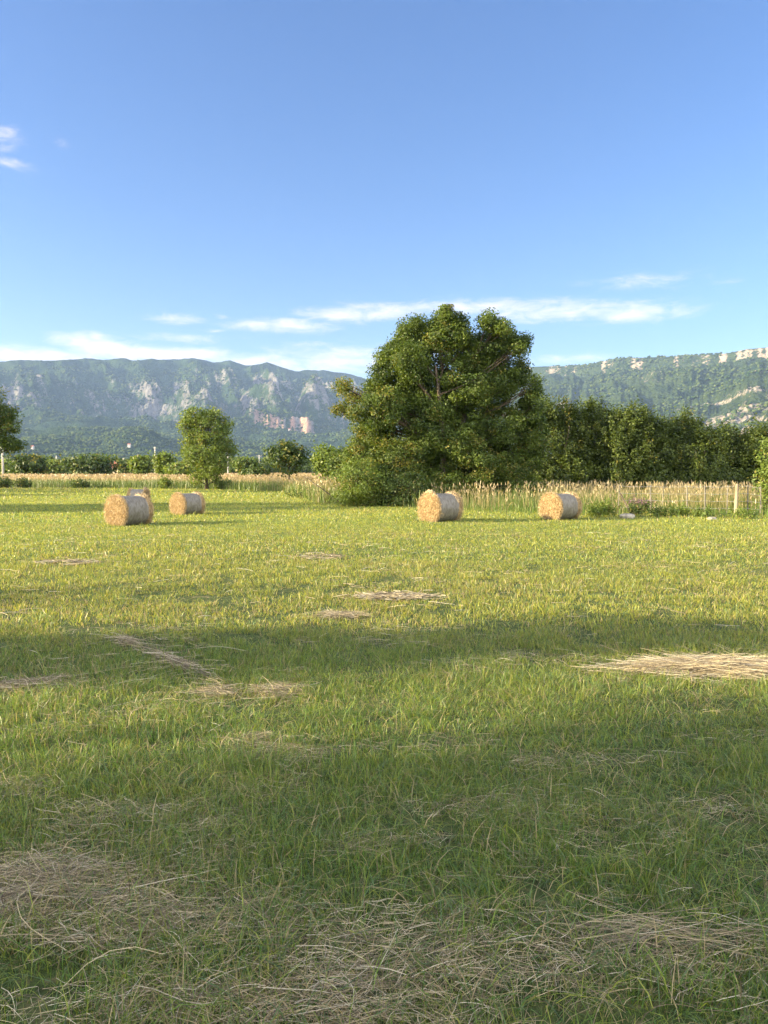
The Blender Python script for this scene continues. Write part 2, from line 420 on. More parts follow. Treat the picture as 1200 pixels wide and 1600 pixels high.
LA, LE = ridge_table([(-500, 585), (-250, 570), (0, 563), (23, 561), (77, 563), (133, 560), (160, 562), (197, 560), (217, 562), (267, 559), (300, 560),
                      (333, 565), (360, 562), (383, 571), (416, 567), (435, 571), (462, 579), (515, 579), (557, 587), (600, 602), (660, 620), (760, 640), (900, 660), (1200, 690)])
def left_z(D, A, X, Y):
    e = np.interp(A, LA, LE)
    Rr = 6500 + 500 * np.sin(A * 7 + 1) + 350 * (fbm(A * 9, A * 0, 3, 40) - .5)
    # steep face whose foot and top wander along the range
    w = (fbm(X / 1300, Y / 1300, 4, 21) - .5)
    d1 = 4450 + 900 * w; d2 = 5350 + 600 * w
    E1, E2 = e * .50, e * .85
    s = np.zeros_like(D)
    z1 = E1 * d1; z2 = E2 * d2; z3 = e * Rr
    a = np.clip((D - 1700) / (d1 - 1700), 0, 1)
    b = np.clip((D - d1) / (d2 - d1), 0, 1)
    c = np.clip((D - d2) / (Rr - d2), 0, 1)
    z = z1 * a ** 1.35 + (z2 - z1) * b + (z3 - z2) * (1 - (1 - c) ** 1.7)
    back = np.clip((D - Rr) / 2600, 0, 1)
    z = z - z3 * .55 * back
    # gullies and ribs run down the face
    u = A * 5200 + 420 * w
    rib = fbm((u + .25 * D) / 190, D / 520, 6, 31, .58, ridged=True)
    face = sstep(-.15, .15, b) * (1 - sstep(.9, 1.0, c)) * (D > d1 - 500)
    facew = np.clip(sstep(d1 - 500, d1 + 150, D) * (1 - sstep(Rr - 1300, Rr - 250, D)), 0, 1)
    rib2 = fbm((u + .35 * D) / 520 + 7, D / 1500, 4, 37, .5, ridged=True)
    z = z + (rib - .55) * 230 * facew + (fbm(X / 260, Y / 260, 5, 39, .55, ridged=True) - .55) * 190 * facew + (rib2 - .55) * 300 * facew - 40 * facew
    lowm = np.clip(a, 0, 1) * (1 - facew) * (1 - sstep(Rr - 600, Rr - 100, D))
    z = z + (fbm(X / 420, Y / 420, 6, 33) - .5) * 230 * lowm * sstep(1700, 2500, D)
    z = z + (fbm(X / 90, Y / 90, 4, 35) - .5) * 26 * sstep(1900, 2600, D)
    # the rock spur in front, right of the centre
    def bump(px_, py_, dist, wl, wr, wd):
        ax, ex = px_azel(px_, py_)
        da = A - ax
        wa = np.where(da < 0, wl, wr) / F
        return np.tan(ex) * dist, np.exp(-np.abs(da / wa) ** 2.2), np.exp(-((D - dist) / wd) ** 2)
    h, ga, gd = bump(498, 598, 4700, 50, 130, 480)
    spur = h * ga * gd + (rib - .5) * 150 * ga * gd
    z = np.maximum(z, spur)
    h, ga, gd = bump(212, 664, 2900, 75, 78, 330)
    z = np.maximum(z, (h + 30 * (fbm(X / 150, Y / 150, 4, 61) - .5)) * ga * np.where(D < 2900, gd, np.exp(-((D - 2900) / 500) ** 2)))
    # low cliff band of bare pinkish limestone
    ax0, _ = px_azel(385, 660); ax1, _ = px_azel(490, 660)
    inb = sstep(ax0 - .008, ax0 + .004, A) * (1 - sstep(ax1 - .004, ax1 + .01, A))
    dcl = 3900 + 160 * (fbm(A * 60, A * 0, 3, 71) - .5)
    up = sstep(dcl - 20, dcl + 60, D) * (1 - sstep(4500, 5200, D))
    z = z + inb * (60 * up * (.7 + .6 * fbm(A * 160, D / 900, 3, 72)))
    top_ = (z / D).max(0); z = z * (e[0] * (1 + .030 * (fbm(A[0] * 60, A[0] * 0, 4, 41) - .5)) / top_)[None, :]
    z = np.where(D < 1720, -8, z)
    # masks: bare rock, warm rock
    streak = fbm((u + .2 * D) / 46, D / 170, 5, 47, .6)
    rk = facew * (.13 + .9 * (rib - .5) + 1.3 * (streak - .45) + .5 * (fbm(X / 600, Y / 600, 3, 48) - .5))
    h2, ga2, gd2 = bump(490, 602, 5000, 60, 130, 500)
    rk = rk + .30 * ga2 * gd2 * (rib)
    rk = rk + .25 * sstep(.62, .8, fbm(X / 500, Y / 500, 4, 44)) * (D > 2300)
    gg = inb * sstep(dcl - 70, dcl - 10, D) * (1 - sstep(dcl + 55, dcl + 110, D))
    rk = rk + gg * (1.5 * fbm(A * 260, D / 200, 3, 76) - .15)
    warm = np.clip(gg * 1.7 * (fbm(A * 150, D / 300, 3, 75) - .28), 0, .8)
    rk = rk * sstep(1800, 2600, D)
    return z, np.stack([np.clip(rk, 0, 1), np.clip(warm, 0, 1), np.zeros_like(D)], -1)

RA, RE = ridge_table([(300, 735), (500, 700), (640, 640), (740, 590), (800, 576), (822, 573), (850, 572), (910, 571), (940, 565), (967, 559), (1010, 558), (1060, 556), (1100, 554), (1133, 552),
                      (1167, 545), (1200, 542), (1300, 530), (1500, 520), (1700, 530)])
def right_z(D, A, X, Y):
    e = np.interp(A, RA, RE)
    ac, _ = px_azel(820, 600)
    Rr = 4700 - 2300 * (A - ac) + 160 * (fbm(A * 14, A * 0, 3, 140) - .5)
    w = (fbm(X / 900, Y / 900, 4, 121) - .5)
    d0 = Rr * .36
    t = np.clip((D - d0) / (Rr - d0), 0, 1.0)
    prof = .10 * t + .78 * sstep(0, 1.15, t + .12 * w) / sstep(0, 1.15, 1.0) + .12 * sstep(.93, .985, t)
    top = e * Rr
    z = top * prof * (1) + 0 * D
    z = np.where(t >= 1, top, np.minimum(z, e * D * 1.01))
    z = np.where(D > Rr, top - (D - Rr) * .12, z)
    env = sstep(0, .25, t) * (1 - sstep(.86, .97, t))
    z = z + (fbm(X / 330, Y / 330, 6, 133) - .5) * 120 * env + (fbm(X / 60, Y / 60, 4, 135) - .5) * 22 * env
    led = fbm(X / 700 + 3, z / 40, 3, 137)
    rib = fbm(A * 60, D / 700, 4, 138, ridged=True)
    z = z + (rib - .5) * 45 * env + (fbm(X / 140, Y / 140, 4, 139, .6, ridged=True) - .5) * 60 * env
    band = sstep(.92, .95, t) * (1 - sstep(.99, 1.0, t))
    rk = band * 1.1 * np.clip(fbm(A * 110, A * 0, 4, 150) - .24, 0, 1) + env * (.03 + .36 * sstep(.54, .68, fbm(X / 120, Y / 120 + z / 22, 5, 151)) * sstep(.42, .58, fbm(X / 500, Y / 500, 3, 152)))
    low = 1 - sstep(.35, .7, t)
    rk = rk + .55 * env * low * sstep(.05, .3, t) * fbm(X / 150, Y / 150, 4, 155)
    a2, _ = px_azel(1120, 545)
    rk = rk + .12 * sstep(a2, a2 + .05, A) * sstep(.8, .95, t)
    warm = np.clip(.4 * sstep(.85, .95, t) + .2, 0, 1)
    fade = sstep(RA[1], RA[2], A)
    z = z * fade - (1 - fade) * 20
    top_ = (z / D).max(0); z = z * np.where(A[0] > RA[2], e[0] / np.maximum(top_, 1e-4), 1)[None, :]
    z = np.where(D < d0 + 5, -8, z)
    return z, np.stack([np.clip(rk, 0, 1), warm, np.zeros_like(D)], -1)

dl = np.concatenate([np.linspace(1690, 3600, 110), np.linspace(3615, 7300, 240), np.linspace(7400, 9500, 12)])
V, q, C = polar_mesh(R(-52), R(14), 950, dl, left_z)
m_left = rock_material('far_slope', (.009, .022, .009), (.034, .060, .018), (.06, .06, .06), (.20, .195, .185), (.46, .27, .18))
tag(link('mountain', mesh_np('mountain', V, q, C, True), m_left), 'long hazy blue mountain range with gullied limestone face, on the left', 'mountain', kind='structure')
LEFT = V.reshape(len(dl), 950, 3)
dr = np.concatenate([np.linspace(1150, 5300, 330), np.linspace(5350, 7000, 10)])
V, q, C = polar_mesh(R(-3), R(50), 800, dr, right_z)
m_right = rock_material('near_slope', (.012, .026, .009), (.046, .068, .022), (.15, .14, .125), (.30, .28, .24), (.36, .28, .21))
tag(link('mountain', mesh_np('mountain', V, q, C, True), m_right), 'wooded mountain with pale cliff band along its rim, right of the big tree', 'mountain', kind='structure')
RIGHT = V.reshape(len(dr), 800, 3)

# woods that read as one mass on the slopes and the plain at their foot
def ico():
    t = (1 + 5 ** .5) / 2
    v = np.array([(-1, t, 0), (1, t, 0), (-1, -t, 0), (1, -t, 0), (0, -1, t), (0, 1, t), (0, -1, -t), (0, 1, -t), (t, 0, -1), (t, 0, 1), (-t, 0, -1), (-t, 0, 1)], float)
    v /= np.linalg.norm(v[0])
    f = np.array([(0, 11, 5), (0, 5, 1), (0, 1, 7), (0, 7, 10), (0, 10, 11), (1, 5, 9), (5, 11, 4), (11, 10, 2), (10, 7, 6), (7, 1, 8), (3, 9, 4), (3, 4, 2), (3, 2, 6), (3, 6, 8), (3, 8, 9), (4, 9, 5), (2, 4, 11), (6, 2, 10), (8, 6, 7), (9, 8, 1)])
    return v, f
def woodland():
    r = np.random.default_rng(5)
    P = []
    for grid, n, lo, hi in ((LEFT, 26000, 0, 235), (RIGHT, 15000, 0, 300)):
        i = r.integers(lo, hi, n * 2); j = r.integers(60, grid.shape[1] - 60, n * 2)
        p = grid[i, j] + np.concatenate([r.normal(0, 4, (n * 2, 2)), np.zeros((n * 2, 1))], 1)
        k = fbm(p[:, 0] / 160, p[:, 1] / 160, 4, 90)
        p = p[(k > .46) & (p[:, 2] > 0)][:n]
        P.append(p)
    # tree lines out on the plain
    n = 5000
    d = 380 * (1750 / 380) ** r.random(n); a = r.uniform(R(-34), R(34), n)
    p = np.stack([d * np.sin(a), d * np.cos(a), np.zeros(n)], -1)
    k = fbm(p[:, 0] / 260, p[:, 1] / 60, 3, 95)
    P.append(p[k > .5])
    P = np.vstack(P); N = len(P)
    v, f = ico()
    dist = np.hypot(P[:, 0], P[:, 1])
    s = r.uniform(3.0, 5.6, N) * (.75 + dist / 7000)
    V = v[None] * s[:, None, None] * np.stack([r.uniform(.9, 1.4, N), r.uniform(.9, 1.4, N), r.uniform(.7, 1.1, N)], -1)[:, None, :]
    V = V * (1 + r.normal(0, .16, (N, 12, 1)))
    V[:, :, 2] += s[:, None] * .45
    V = V + P[:, None, :]
    Fc = f[None] + (np.arange(N) * 12)[:, None, None]
    g = r.random(N)[:, None] ** 1.3
    c = np.array([.020, .042, .012]) * (1 - g) + np.array([.075, .10, .026]) * g
    C = np.repeat(c, 12, 0)
    me = mesh_np('woodland', V.reshape(-1, 3), Fc.reshape(-1, 3), C, True)
    tag(link('woodland', me, leafy('far_woods', .1, .9, spec=.05)), 'dense green woods covering the foot of the mountains', 'woods', kind='stuff')
woodland()
def hedgerow():
    r = np.random.default_rng(15)
    P, c_ = [], []
    for k in range(150):
        x = r.uniform(-20, 560); Y = r.uniform(225, 310); zt = at(x, r.uniform(712, 728), Y).z
        n = 260; w_ = r.uniform(2.5, 6)
        p = r.normal(0, 1, (n, 3)); p /= np.linalg.norm(p, axis=1)[:, None]; p *= r.uniform(.6, 1.05, (n, 1))
        q = at(x, 740, Y)
        P.append(np.array([q.x, Y, zt * .5]) + p * np.array([w_, w_, zt * .55])); t = r.random()
        c_.append((np.array([.025, .05, .014]) * (1 - t) + np.array([.10, .14, .035]) * t) * r.uniform(.7, 1.3, (n, 1)))
    P = np.vstack(P); C = np.vstack(c_); ok = P[:, 2] > 0; P, C = P[ok], C[ok]
    V, Q, C = leaf_mesh(r, P, r.uniform(.6, 1.5, len(P)), np.tile([0, -.3, .8], (len(P), 1)), C)
    tag(link('hedgerow', mesh_np('hedgerow', V, Q, C), M_LEAF), 'far green hedgerow closing the meadow in front of the mountains', 'hedgerow', kind='stuff')

# ------------------------------------------------------------------ grass
def blades(x, y, z0, h, w, ld, lean, face, col, seg=2, droop=0.35):
    """ribbons standing at (x, y): height h, width w, leaning towards angle ld; returns V, tris, col"""
    N = len(x)
    ts = np.linspace(0, 1, seg + 1)
    V = np.zeros((N, 2 * seg + 1, 3))
    fx, fy = np.cos(face), np.sin(face)
    for k, t in enumerate(ts):
        out = lean * h * t ** 1.7
        zz = h * (t - droop * lean * t ** 2.2)
        cx = x + np.cos(ld) * out; cy = y + np.sin(ld) * out; cz = z0 + zz
        ww = w * .5 * (1 - t ** 1.6) * (.75 + .5 * min(1, t * 3))
        if k < seg:
            V[:, 2 * k] = np.stack([cx - fx * ww, cy - fy * ww, cz], -1)
            V[:, 2 * k + 1] = np.stack([cx + fx * ww, cy + fy * ww, cz], -1)
        else:
            V[:, 2 * seg] = np.stack([cx, cy, cz], -1)
    tr = []
    for k in range(seg - 1):
        a = 2 * k; tr += [(a, a + 1, a + 2), (a + 1, a + 3, a + 2)]
    a = 2 * (seg - 1); tr.append((a, a + 1, a + 2))
    T = np.array(tr)[None] + (np.arange(N) * (2 * seg + 1))[:, None, None]
    # the tip is a little drier than the foot
    cc = np.repeat(col[:, None, :], 2 * seg + 1, 1)
    return V.reshape(-1, 3), T.reshape(-1, 3), cc.reshape(-1, 3)

def palette(r, N, dry, warm):
    """blade colours: fresh, yellowish, dull, dry; dry and warm in 0..1 per blade"""
    fresh = np.array([.080, .190, .030]); yel = np.array([.300, .305, .050]); dull = np.array([.100, .165, .060]); straw = np.array([.36, .29, .16]); brown = np.array([.16, .12, .065])
    u = r.random(N); c = np.empty((N, 3))
    f = (r.random(N) * .7 + warm * .6)[:, None].clip(0, 1)
    c[:] = fresh * (1 - f) + yel * f
    m = u < .36; c[m] = dull
    m = r.random(N) < dry; c[m] = straw
    m = r.random(N) < dry * .4; c[m] = brown
    return c * r.uniform(.7, 1.3, (N, 1))

# places where dry hay lies on the stubble: photo x, y, half width and half depth in metres, turn, amount
HAY = [(1140, 1054, .95, .22, -6, 1.0), (235, 1018, 1.35, .065, -48, .85), (385, 1078, .55, .30, 0, .62), (415, 1160, .34, .20, 0, .55),
       (35, 1066, .50, .20, 8, .5), (40, 1385, .42, .36, 10, .8), (150, 1420, .55, .30, 0, .38), (1060, 1472, .55, .13, -4, .6), (420, 1560, .55, .22, 0, .5),
       (110, 882, .75, .45, 0, .5), (500, 872, .7, .5, 0, .4), (612, 932, .6, .3, 0, .3), (530, 960, .4, .25, 0, .3)]
def hay_mask(x, y):
    s = np.zeros_like(x)
    for (hx, hy, a, b, rot, amt) in HAY:
        a = a * .75; b = b * .8
        p = ground_at(hx, hy); c_, s_ = math.cos(R(rot)), math.sin(R(rot))
        u = (x - p.x) * c_ + (y - p.y) * s_; v = -(x - p.x) * s_ + (y - p.y) * c_
        s = np.maximum(s, amt * np.exp(-((u / a) ** 2 + (v / b) ** 2)))
    return s

def make_grass():
    r = np.random.default_rng(21)
    Vs, Ts, Cs, base = [], [], [], 0
    def band(d0, d1, dens, per, seg, h0, h1, w, spread, amax=31.5, extra=1.2):
        nonlocal base
        # wedge in front of the camera, a little wider than the picture
        area = .53 * (d1 ** 2 - d0 ** 2) + 8 * (d1 - d0)
        n = int(area * dens / per)
        y = r.uniform(d0, d1, n * 2); y = y[r.random(n * 2) < (.53 * y + 4) / (.53 * d1 + 4)][:n]; n = len(y)
        x = r.uniform(-1, 1, n) * (.53 * y + 4)
        ok = (np.abs(x) < .53 * y + .8) | (r.random(n) < .5); x, y = x[ok], y[ok]; n = len(x)
        keep = fbm(x / .38, y / .38, 3, 77) + .35 * fbm(x / 2.5, y / 2.5, 2, 78) > r.random(n) * .42 + .34
        keep &= r.random(n) > .4 * hay_mask(x, y)
        # the unmown strip begins where the mown field ends
        x, y = x[keep], y[keep]; n = len(x)
        th = fbm(x / .8, y / .8, 3, 79)
        X = np.repeat(x, per) + r.normal(0, spread, n * per); Y = np.repeat(y, per) + r.normal(0, spread, n * per)
        N = n * per
        ld = np.arctan2(Y - np.repeat(y, per), X - np.repeat(x, per)) + r.normal(0, .7, N)
        vig = r.lognormal(-.05, .38, n)
        hh = r.uniform(h0, h1, N) * np.repeat(vig, per) * (.55 + .9 * np.repeat(th, per)) * np.where(r.random(N) < .08, 1.5, 1)
        lean = r.gamma(2.2, .30, N).clip(.05, 1.9)
        patch = np.repeat(fbm(x / 1.7, y / 1.7, 4, 83), per); patch2 = np.repeat(fbm(x / 8 + y / 20, y / 2.6, 4, 84), per)
        dry = (.05 + .04 * np.clip((Y - 6) / 4, 0, 1) - .06 * np.clip((Y - 12) / 10, 0, 1) + .4 * np.clip(patch - .47, 0, 1) + .35 * hay_mask(X, Y)).clip(0, .8)
        warm = (.10 + 1.2 * (patch2 - .4) + np.clip((Y - 5) / 9, 0, .75)).clip(0, 1)
        c = palette(r, N, dry, warm)
        V, T, C = blades(X, Y, relief(X, Y) - .005, hh, w * r.uniform(.6, 1.3, N), ld, lean, r.uniform(0, math.pi, N), c, seg)
        Vs.append(V); Ts.append(T + base); Cs.append(C); base += len(V)
    band(0.4, 1.6, 5000, 9, 3, .035, .095, .0036, .022)
    band(1.6, 5.0, 12000, 9, 3, .035, .095, .0034, .022)
    band(5.0, 9.0, 6500, 8, 2, .035, .085, .0048, .03)
    band(9.0, 16.0, 2400, 7, 2, .03, .075, .008, .05)
    band(16.0, 28.0, 800, 6, 2, .03, .08, .014, .09)
    band(28.0, 52.0, 220, 5, 2, .04, .09, .026, .2)
    band(52.0, 84.0, 45, 5, 2, .07, .15, .05, .4)
    # blades lying tangled over each other
    n = 26000
    d = np.sqrt(r.uniform(1.9 ** 2, 7.0 ** 2, n)); a = r.uniform(R(-31), R(31), n)
    x = d * np.sin(a) * 1.15; y = d * np.cos(a)
    k = fbm(x / .6, y / .6, 3, 88) > r.random(n) * .6 + .2; x, y = x[k], y[k]; n = len(x)
    V, T, C = blades(x, y, relief(x, y) + r.uniform(.0, .05, n), r.uniform(.06, .2, n), .0042 * r.uniform(.6, 1.3, n), r.uniform(0, 2 * math.pi, n), r.uniform(1.0, 2.4, n), r.uniform(0, math.pi, n),
                     palette(r, n, np.full(n, .22), r.uniform(-.2, .6, n).clip(0, 1)), 3, droop=.42)
    V[:, 2] = np.maximum(V[:, 2], surf(V[:, 0], V[:, 1]) - .004)
    Vs.append(V); Ts.append(T + base); Cs.append(C); base += len(V)
    V, T, C = np.vstack(Vs), np.vstack(Ts), np.vstack(Cs)
    print('grass tris', len(T))
    tag(link('grass', mesh_np('grass', V, T, C), M_GRASS), 'short mown grass covering the hay field', 'grass', kind='stuff')
make_grass()

# ------------------------------------------------------------------ straw: loose stalks lying about
def stalks(r, x, y, z, ln, w, ang, col, arc=.12, tilt=.08, seg=4, zf=None):
    """bent flat stalks lying on the ground; returns V, quads, col"""
    N = len(x); ts = np.linspace(-.5, .5, seg + 1)
    V = np.zeros((N, 2 * (seg + 1), 3))
    ux, uy = np.cos(ang), np.sin(ang); nx, ny = -uy, ux
    bend = r.normal(0, arc, N); kink = r.normal(0, arc * .6, N); tl = r.normal(0, tilt, N); hump = np.abs(r.normal(0, .05, N))
    for k, t in enumerate(ts):
        off = bend * ln * (t * t - .08) + kink * ln * t * (t * t - .2) * 2
        cx = x + ux * ln * t + nx * off; cy = y + uy * ln * t + ny * off
        cz = z + tl * ln * t + hump * ln * (.25 - t * t) * 2
        if zf is not None: cz = np.maximum(cz, zf(cx, cy))
        ww = w * .5 * (1 - .55 * (t + .5))
        V[:, 2 * k] = np.stack([cx - nx * ww, cy - ny * ww, cz], -1)
        V[:, 2 * k + 1] = np.stack([cx + nx * ww, cy + ny * ww, cz + w * .5], -1)
    q = np.array([(2 * k, 2 * k + 1, 2 * k + 3, 2 * k + 2) for k in range(seg)])
    Q = q[None] + (np.arange(N) * 2 * (seg + 1))[:, None, None]
    return V.reshape(-1, 3), Q.reshape(-1, 4), np.repeat(col, 2 * (seg + 1), 0)
def straw_cols(r, N, bright=1.0):
    a = np.array([.48, .405, .25]); b = np.array([.25, .205, .13]); c = np.array([.58, .53, .40]); d = np.array([.13, .112, .075])
    e = np.array([.20, .165, .12]); u = r.random((N, 1))
    col = np.where(u < .30, a, np.where(u < .50, b, np.where(u < .66, c, np.where(u < .84, d, e))))
    return col * r.uniform(.75, 1.2, (N, 1)) * bright

def make_thatch():
    r = np.random.default_rng(33)
    Vs, Qs, Cs, base = [], [], [], 0
    for (d0, d1, n, l0, l1, w, z1) in ((1.9, 5.2, 17000, .04, .20, .0018, .045), (5.2, 10, 6000, .06, .24, .0027, .05), (10, 24, 4000, .1, .35, .007, .07),
                                       (1.9, 6, 120, .2, .45, .0026, .075), (6, 13, 70, .3, .7, .0036, .08)):
        d = np.sqrt(r.uniform(d0 ** 2, d1 ** 2, n * 3)); a = r.uniform(R(-31), R(31), n * 3)
        x = d * np.sin(a) * 1.15 + r.uniform(-1, 1, len(d)) * 1.2; y = d * np.cos(a) - (r.random(len(d)) < .12) * 1.0
        k = .9 * fbm(x / .8, y / .35, 5, 55) + .4 * hay_mask(x, y) + .20 * (1 - sstep(2.6, 4.0, y))
        keep = k > r.random(n * 3) * .35 + .45
        x, y = x[keep][:n], y[keep][:n]; N = len(x)
        ang = r.normal(0, 1.0, N) + np.where(r.random(N) < .3, R(90), 0)
        z = relief(x, y) + r.uniform(.01, z1, N)
        V, Q, C = stalks(r, x, y, z, r.uniform(l0, l1, N), w * r.uniform(.6, 1.3, N), ang, straw_cols(r, N, .95), zf=surf, arc=.35)
        Vs.append(V); Qs.append(Q + base); Cs.append(C); base += len(V)
    me = mesh_np('loose_straw', np.vstack(Vs), np.vstack(Qs), np.vstack(Cs))
    tag(link('loose_straw', me, M_STRAW), 'dry cut stalks strewn over the mown grass', 'straw', kind='stuff')
make_thatch()

HAY_LABELS = [
    'bright golden heap of long hay at the right edge, lit by the sun',
    'thin trail of hay slanting across the grass below the bale in front',
    'ragged brown hay clump in the grass left of centre with stalks pointing right',
    'small round greyish hay patch alone in the shaded grass left of centre',
    'low grey hay clump at the left edge above the shaded foreground',
    'thick brown hay heap in the left foreground at the picture edge',
    'loose tangle of grey stalks spread beside the foreground heap at left',
    'long combed swath of hay stalks in the right foreground',
    'flattened dry hay mat at the very bottom of the photo',
    'small reddish hay patch in sunny grass below the left bales',
    'reddish hay patch in sunny grass at mid field, near the centre',
    'faint little hay wisp in the field centre, beyond the shadow band',
    'faint tan hay wisp just above the shadow band, left of centre']
def make_hay_heaps():
    for i, (hx, hy, a, b, rot, amt) in enumerate(HAY):
        r = np.random.default_rng(100 + i); a = a * .85; b = b * .85
        p = ground_at(hx, hy); z0 = relief1(p.x, p.y)
        D = p.y
        n = int(1900 * amt * min(2.2, a * b * 14)) if D < 14 else int(900 * amt)
        if i == 7: n = n // 5
        if i == 0: n = 8000
        w = .0019 if D < 6 else (.0030 if D < 10 else .010)
        g = r.normal(0, .5, (n, 2)) if i != 6 else r.uniform(-1, 1, (n, 2))
        u = g[:, 0] * a; v = g[:, 1] * b
        ok = (i in (11, 12, 13)) | (fbm(u / .30 + 5 * i, v / .10, 4, 500 + i) > r.random(n) * (.25 if i == 0 else .3) + (.28 if i == 0 else 0.40))
        u, v = u[ok], v[ok]; n = len(u)
        c_, s_ = math.cos(R(rot)), math.sin(R(rot))
        x = u * c_ - v * s_; y = u * s_ + v * c_
        hgt = (.12 if i == 0 else .055) * amt * np.exp(-((u / a) ** 2 + (v / b) ** 2) * 1.2) + .035
        lay = r.random(n) ** .6
        z = relief(x + p.x, y + p.y) - z0 + lay * hgt + .012
        combed = {0: .26, 1: .45, 7: .30}.get(i, .9)
        ang = r.normal(R(rot), combed, n)
        ln = r.gamma(3, .055, n).clip(.05, .6) * (1.9 if i in (0, 1, 7) else 1.0) * (1 if D < 14 else 1.3)
        col = straw_cols(r, n, 1.1 if i == 0 else .78)
        V, Q, C = stalks(r, x, y, z, ln, w * r.uniform(.6, 1.4, n), ang, col, arc=.35 if i in (0, 7) else .8, tilt=.16, seg=6,
                         zf=lambda X, Y: relief(X + p.x, Y + p.y) - z0 + .008)
        o = link('hay_clump', mesh_np('hay_clump', V, Q, C), M_STRAW)
        o.location = (p.x, p.y, z0)
        tag(o, HAY_LABELS[i], 'hay', 'heaps of loose hay left on the field')
make_hay_heaps()

# ------------------------------------------------------------------ tall unmown grass
def stand(r, x, y, h0, h1, w, head, dry, lean=.22, green=(.11, .17, .035), tan=(.33, .29, .14), pink=(.37, .30, .18)):
    """tall stems, some with a seed head"""
    N = len(x); out = []
    ld = r.uniform(0, 2 * math.pi, N); ln = np.abs(r.normal(0, lean, N)); h = r.uniform(h0, h1, N)
    d = (dry if isinstance(dry, np.ndarray) else np.full(N, dry))
    isd = (r.random(N) < d)[:, None]
    c = np.where(isd, np.array(tan), np.array(green)) * r.uniform(.65, 1.35, (N, 1))
    z = relief(x, y)
    h = np.where(isd[:, 0], h, h * .72)
    V, T, C = blades(x, y, z, h, w * np.where(isd[:, 0], .7, 1.3), ld, ln, r.uniform(-.7, .7, N), c, 2)
    out.append((V, T, C))
    k = np.where(isd[:, 0] & (r.random(N) < head))[0]
    if len(k):
        # seed heads: small spindle ribbons at the top of the stem
        tx = x[k] + np.cos(ld[k]) * ln[k] * h[k] * .8; ty = y[k] + np.sin(ld[k]) * ln[k] * h[k] * .8
        cc = np.array(pink) * r.uniform(.7, 1.3, (len(k), 1))
        V, T, C = blades(tx, ty, z[k] + h[k] * (1 - .35 * ln[k]) * .86, r.uniform(.12, .26, len(k)), w * 2.4, ld[k], ln[k] * 2 + .1, r.uniform(-.8, .8, len(k)), cc, 2)
        out.append((V, T, C))
    return out
def join_np(parts):
    Vs, Ts, Cs, b = [], [], [], 0
    for V, T, C in parts:
        Vs.append(V); Ts.append(T + b); Cs.append(C); b += len(V)
    return np.vstack(Vs), np.vstack(Ts), np.vstack(Cs)
def field_edge(x):
    """where the mown field ends, as a distance in front of the camera"""
    return np.interp(x, [-60, -44, -20, -9, -5.5, -4, 1, 4, 8, 11, 14, 20, 26], [88, 86, 80, 68, 52, 44, 38.5, 35.5, 33.5, 32.3, 31.0, 29.5, 29])

def make_tall_grass():
    r = np.random.default_rng(44)
    parts = []
    # right: in front of the hedge and round the fence
    n = 26000
    x = r.uniform(1, 27, n); y = field_edge(x) + r.random(n) ** .8 * 15
    k = fbm(x / 2.2, y / 2.2, 3, 201)
    dry = (.12 + 1.3 * (k - .35) + .2 * sstep(6, 12, x)).clip(.04, .75)
    near = (y - field_edge(x)) < 1.6 + 2.2 * sstep(8, 10.5, x)
    hs = np.where(near, .55, 1.0)
    sel = r.random(n) < np.where(near, 1, .9)
    x, y, dry, near = x[sel], y[sel], dry[sel], near[sel]
    a, b = near, ~near
    parts += stand(r, x[a], y[a], .2, .7, .022, .3, dry[a] * .5)
    parts += stand(r, x[b], y[b], .55, 1.5, .02, .6, dry[b])
    V, T, C = join_np(parts)
    tag(link('tall_grass', mesh_np('tall_grass', V, T, C), M_GRASS), 'tall uncut grass with dry seed heads in front of the hedge and around the fence', 'tall grass', kind='stuff')
    parts = []
    # left: the long dry meadow beyond the mown field
    n = 60000
    x = r.uniform(-75, 3, n); y = field_edge(x) + 1 + r.random(n) ** 2.0 * 190
    x = x * (1 + np.clip(y - 90, 0, 400) / 150)
    ok = (np.abs(x / y) < .62); x, y = x[ok], y[ok]
    front = (y - field_edge(x))
    dry = (.04 + .85 * sstep(5, 16, front)).clip(0, .9)
    sc = np.clip(y / 85, .6, 3.0)
    for lo, hi, w in ((0, 100, .035), (100, 160, .06), (160, 500, .10)):
        m = (y >= lo) & (y < hi)
        parts += stand(r, x[m], y[m], .8, 1.65, w, .85, dry[m], tan=(.29, .245, .11), pink=(.35, .265, .155), green=(.10, .15, .03))
    # weeds and long grass left of the big tree's foot
    n = 9000
    x = r.uniform(-12, 0, n); y = field_edge(x) + r.random(n) * 14
    parts += stand(r, x, y, .5, 1.5, .03, .3, .35, green=(.14, .20, .045), tan=(.32, .28, .13), pink=(.3, .24, .13))
    V, T, C = join_np(parts)
    tag(link('tall_grass', mesh_np('tall_grass', V, T, C), M_GRASS), 'pinkish dry meadow grass in a long strip beyond the left bales', 'tall grass', kind='stuff')
make_tall_grass()

# ------------------------------------------------------------------ trees and shrubs
def leaf_mesh(r, P, size, nrm, col):
    """P leaf centres; each leaf a folded diamond"""
    N = len(P)
    n = nrm + r.normal(0, .75, (N, 3)); n /= np.linalg.norm(n, axis=1)[:, None] + 1e-9
    t = r.normal(0, 1, (N, 3)); t[:, 2] -= .35
    t -= n * (t * n).sum(1)[:, None]; t /= np.linalg.norm(t, axis=1)[:, None] + 1e-9
    b = np.cross(n, t)
    s = size[:, None]
    V = np.stack([P - t * s * .5, P + b * s * .30 + n * s * .06, P + t * s * .5, P - b * s * .30 + n * s * .06], 1)
    Q = np.arange(N * 4).reshape(N, 4)
    return V.reshape(-1, 3), Q, np.repeat(col, 4, 0)

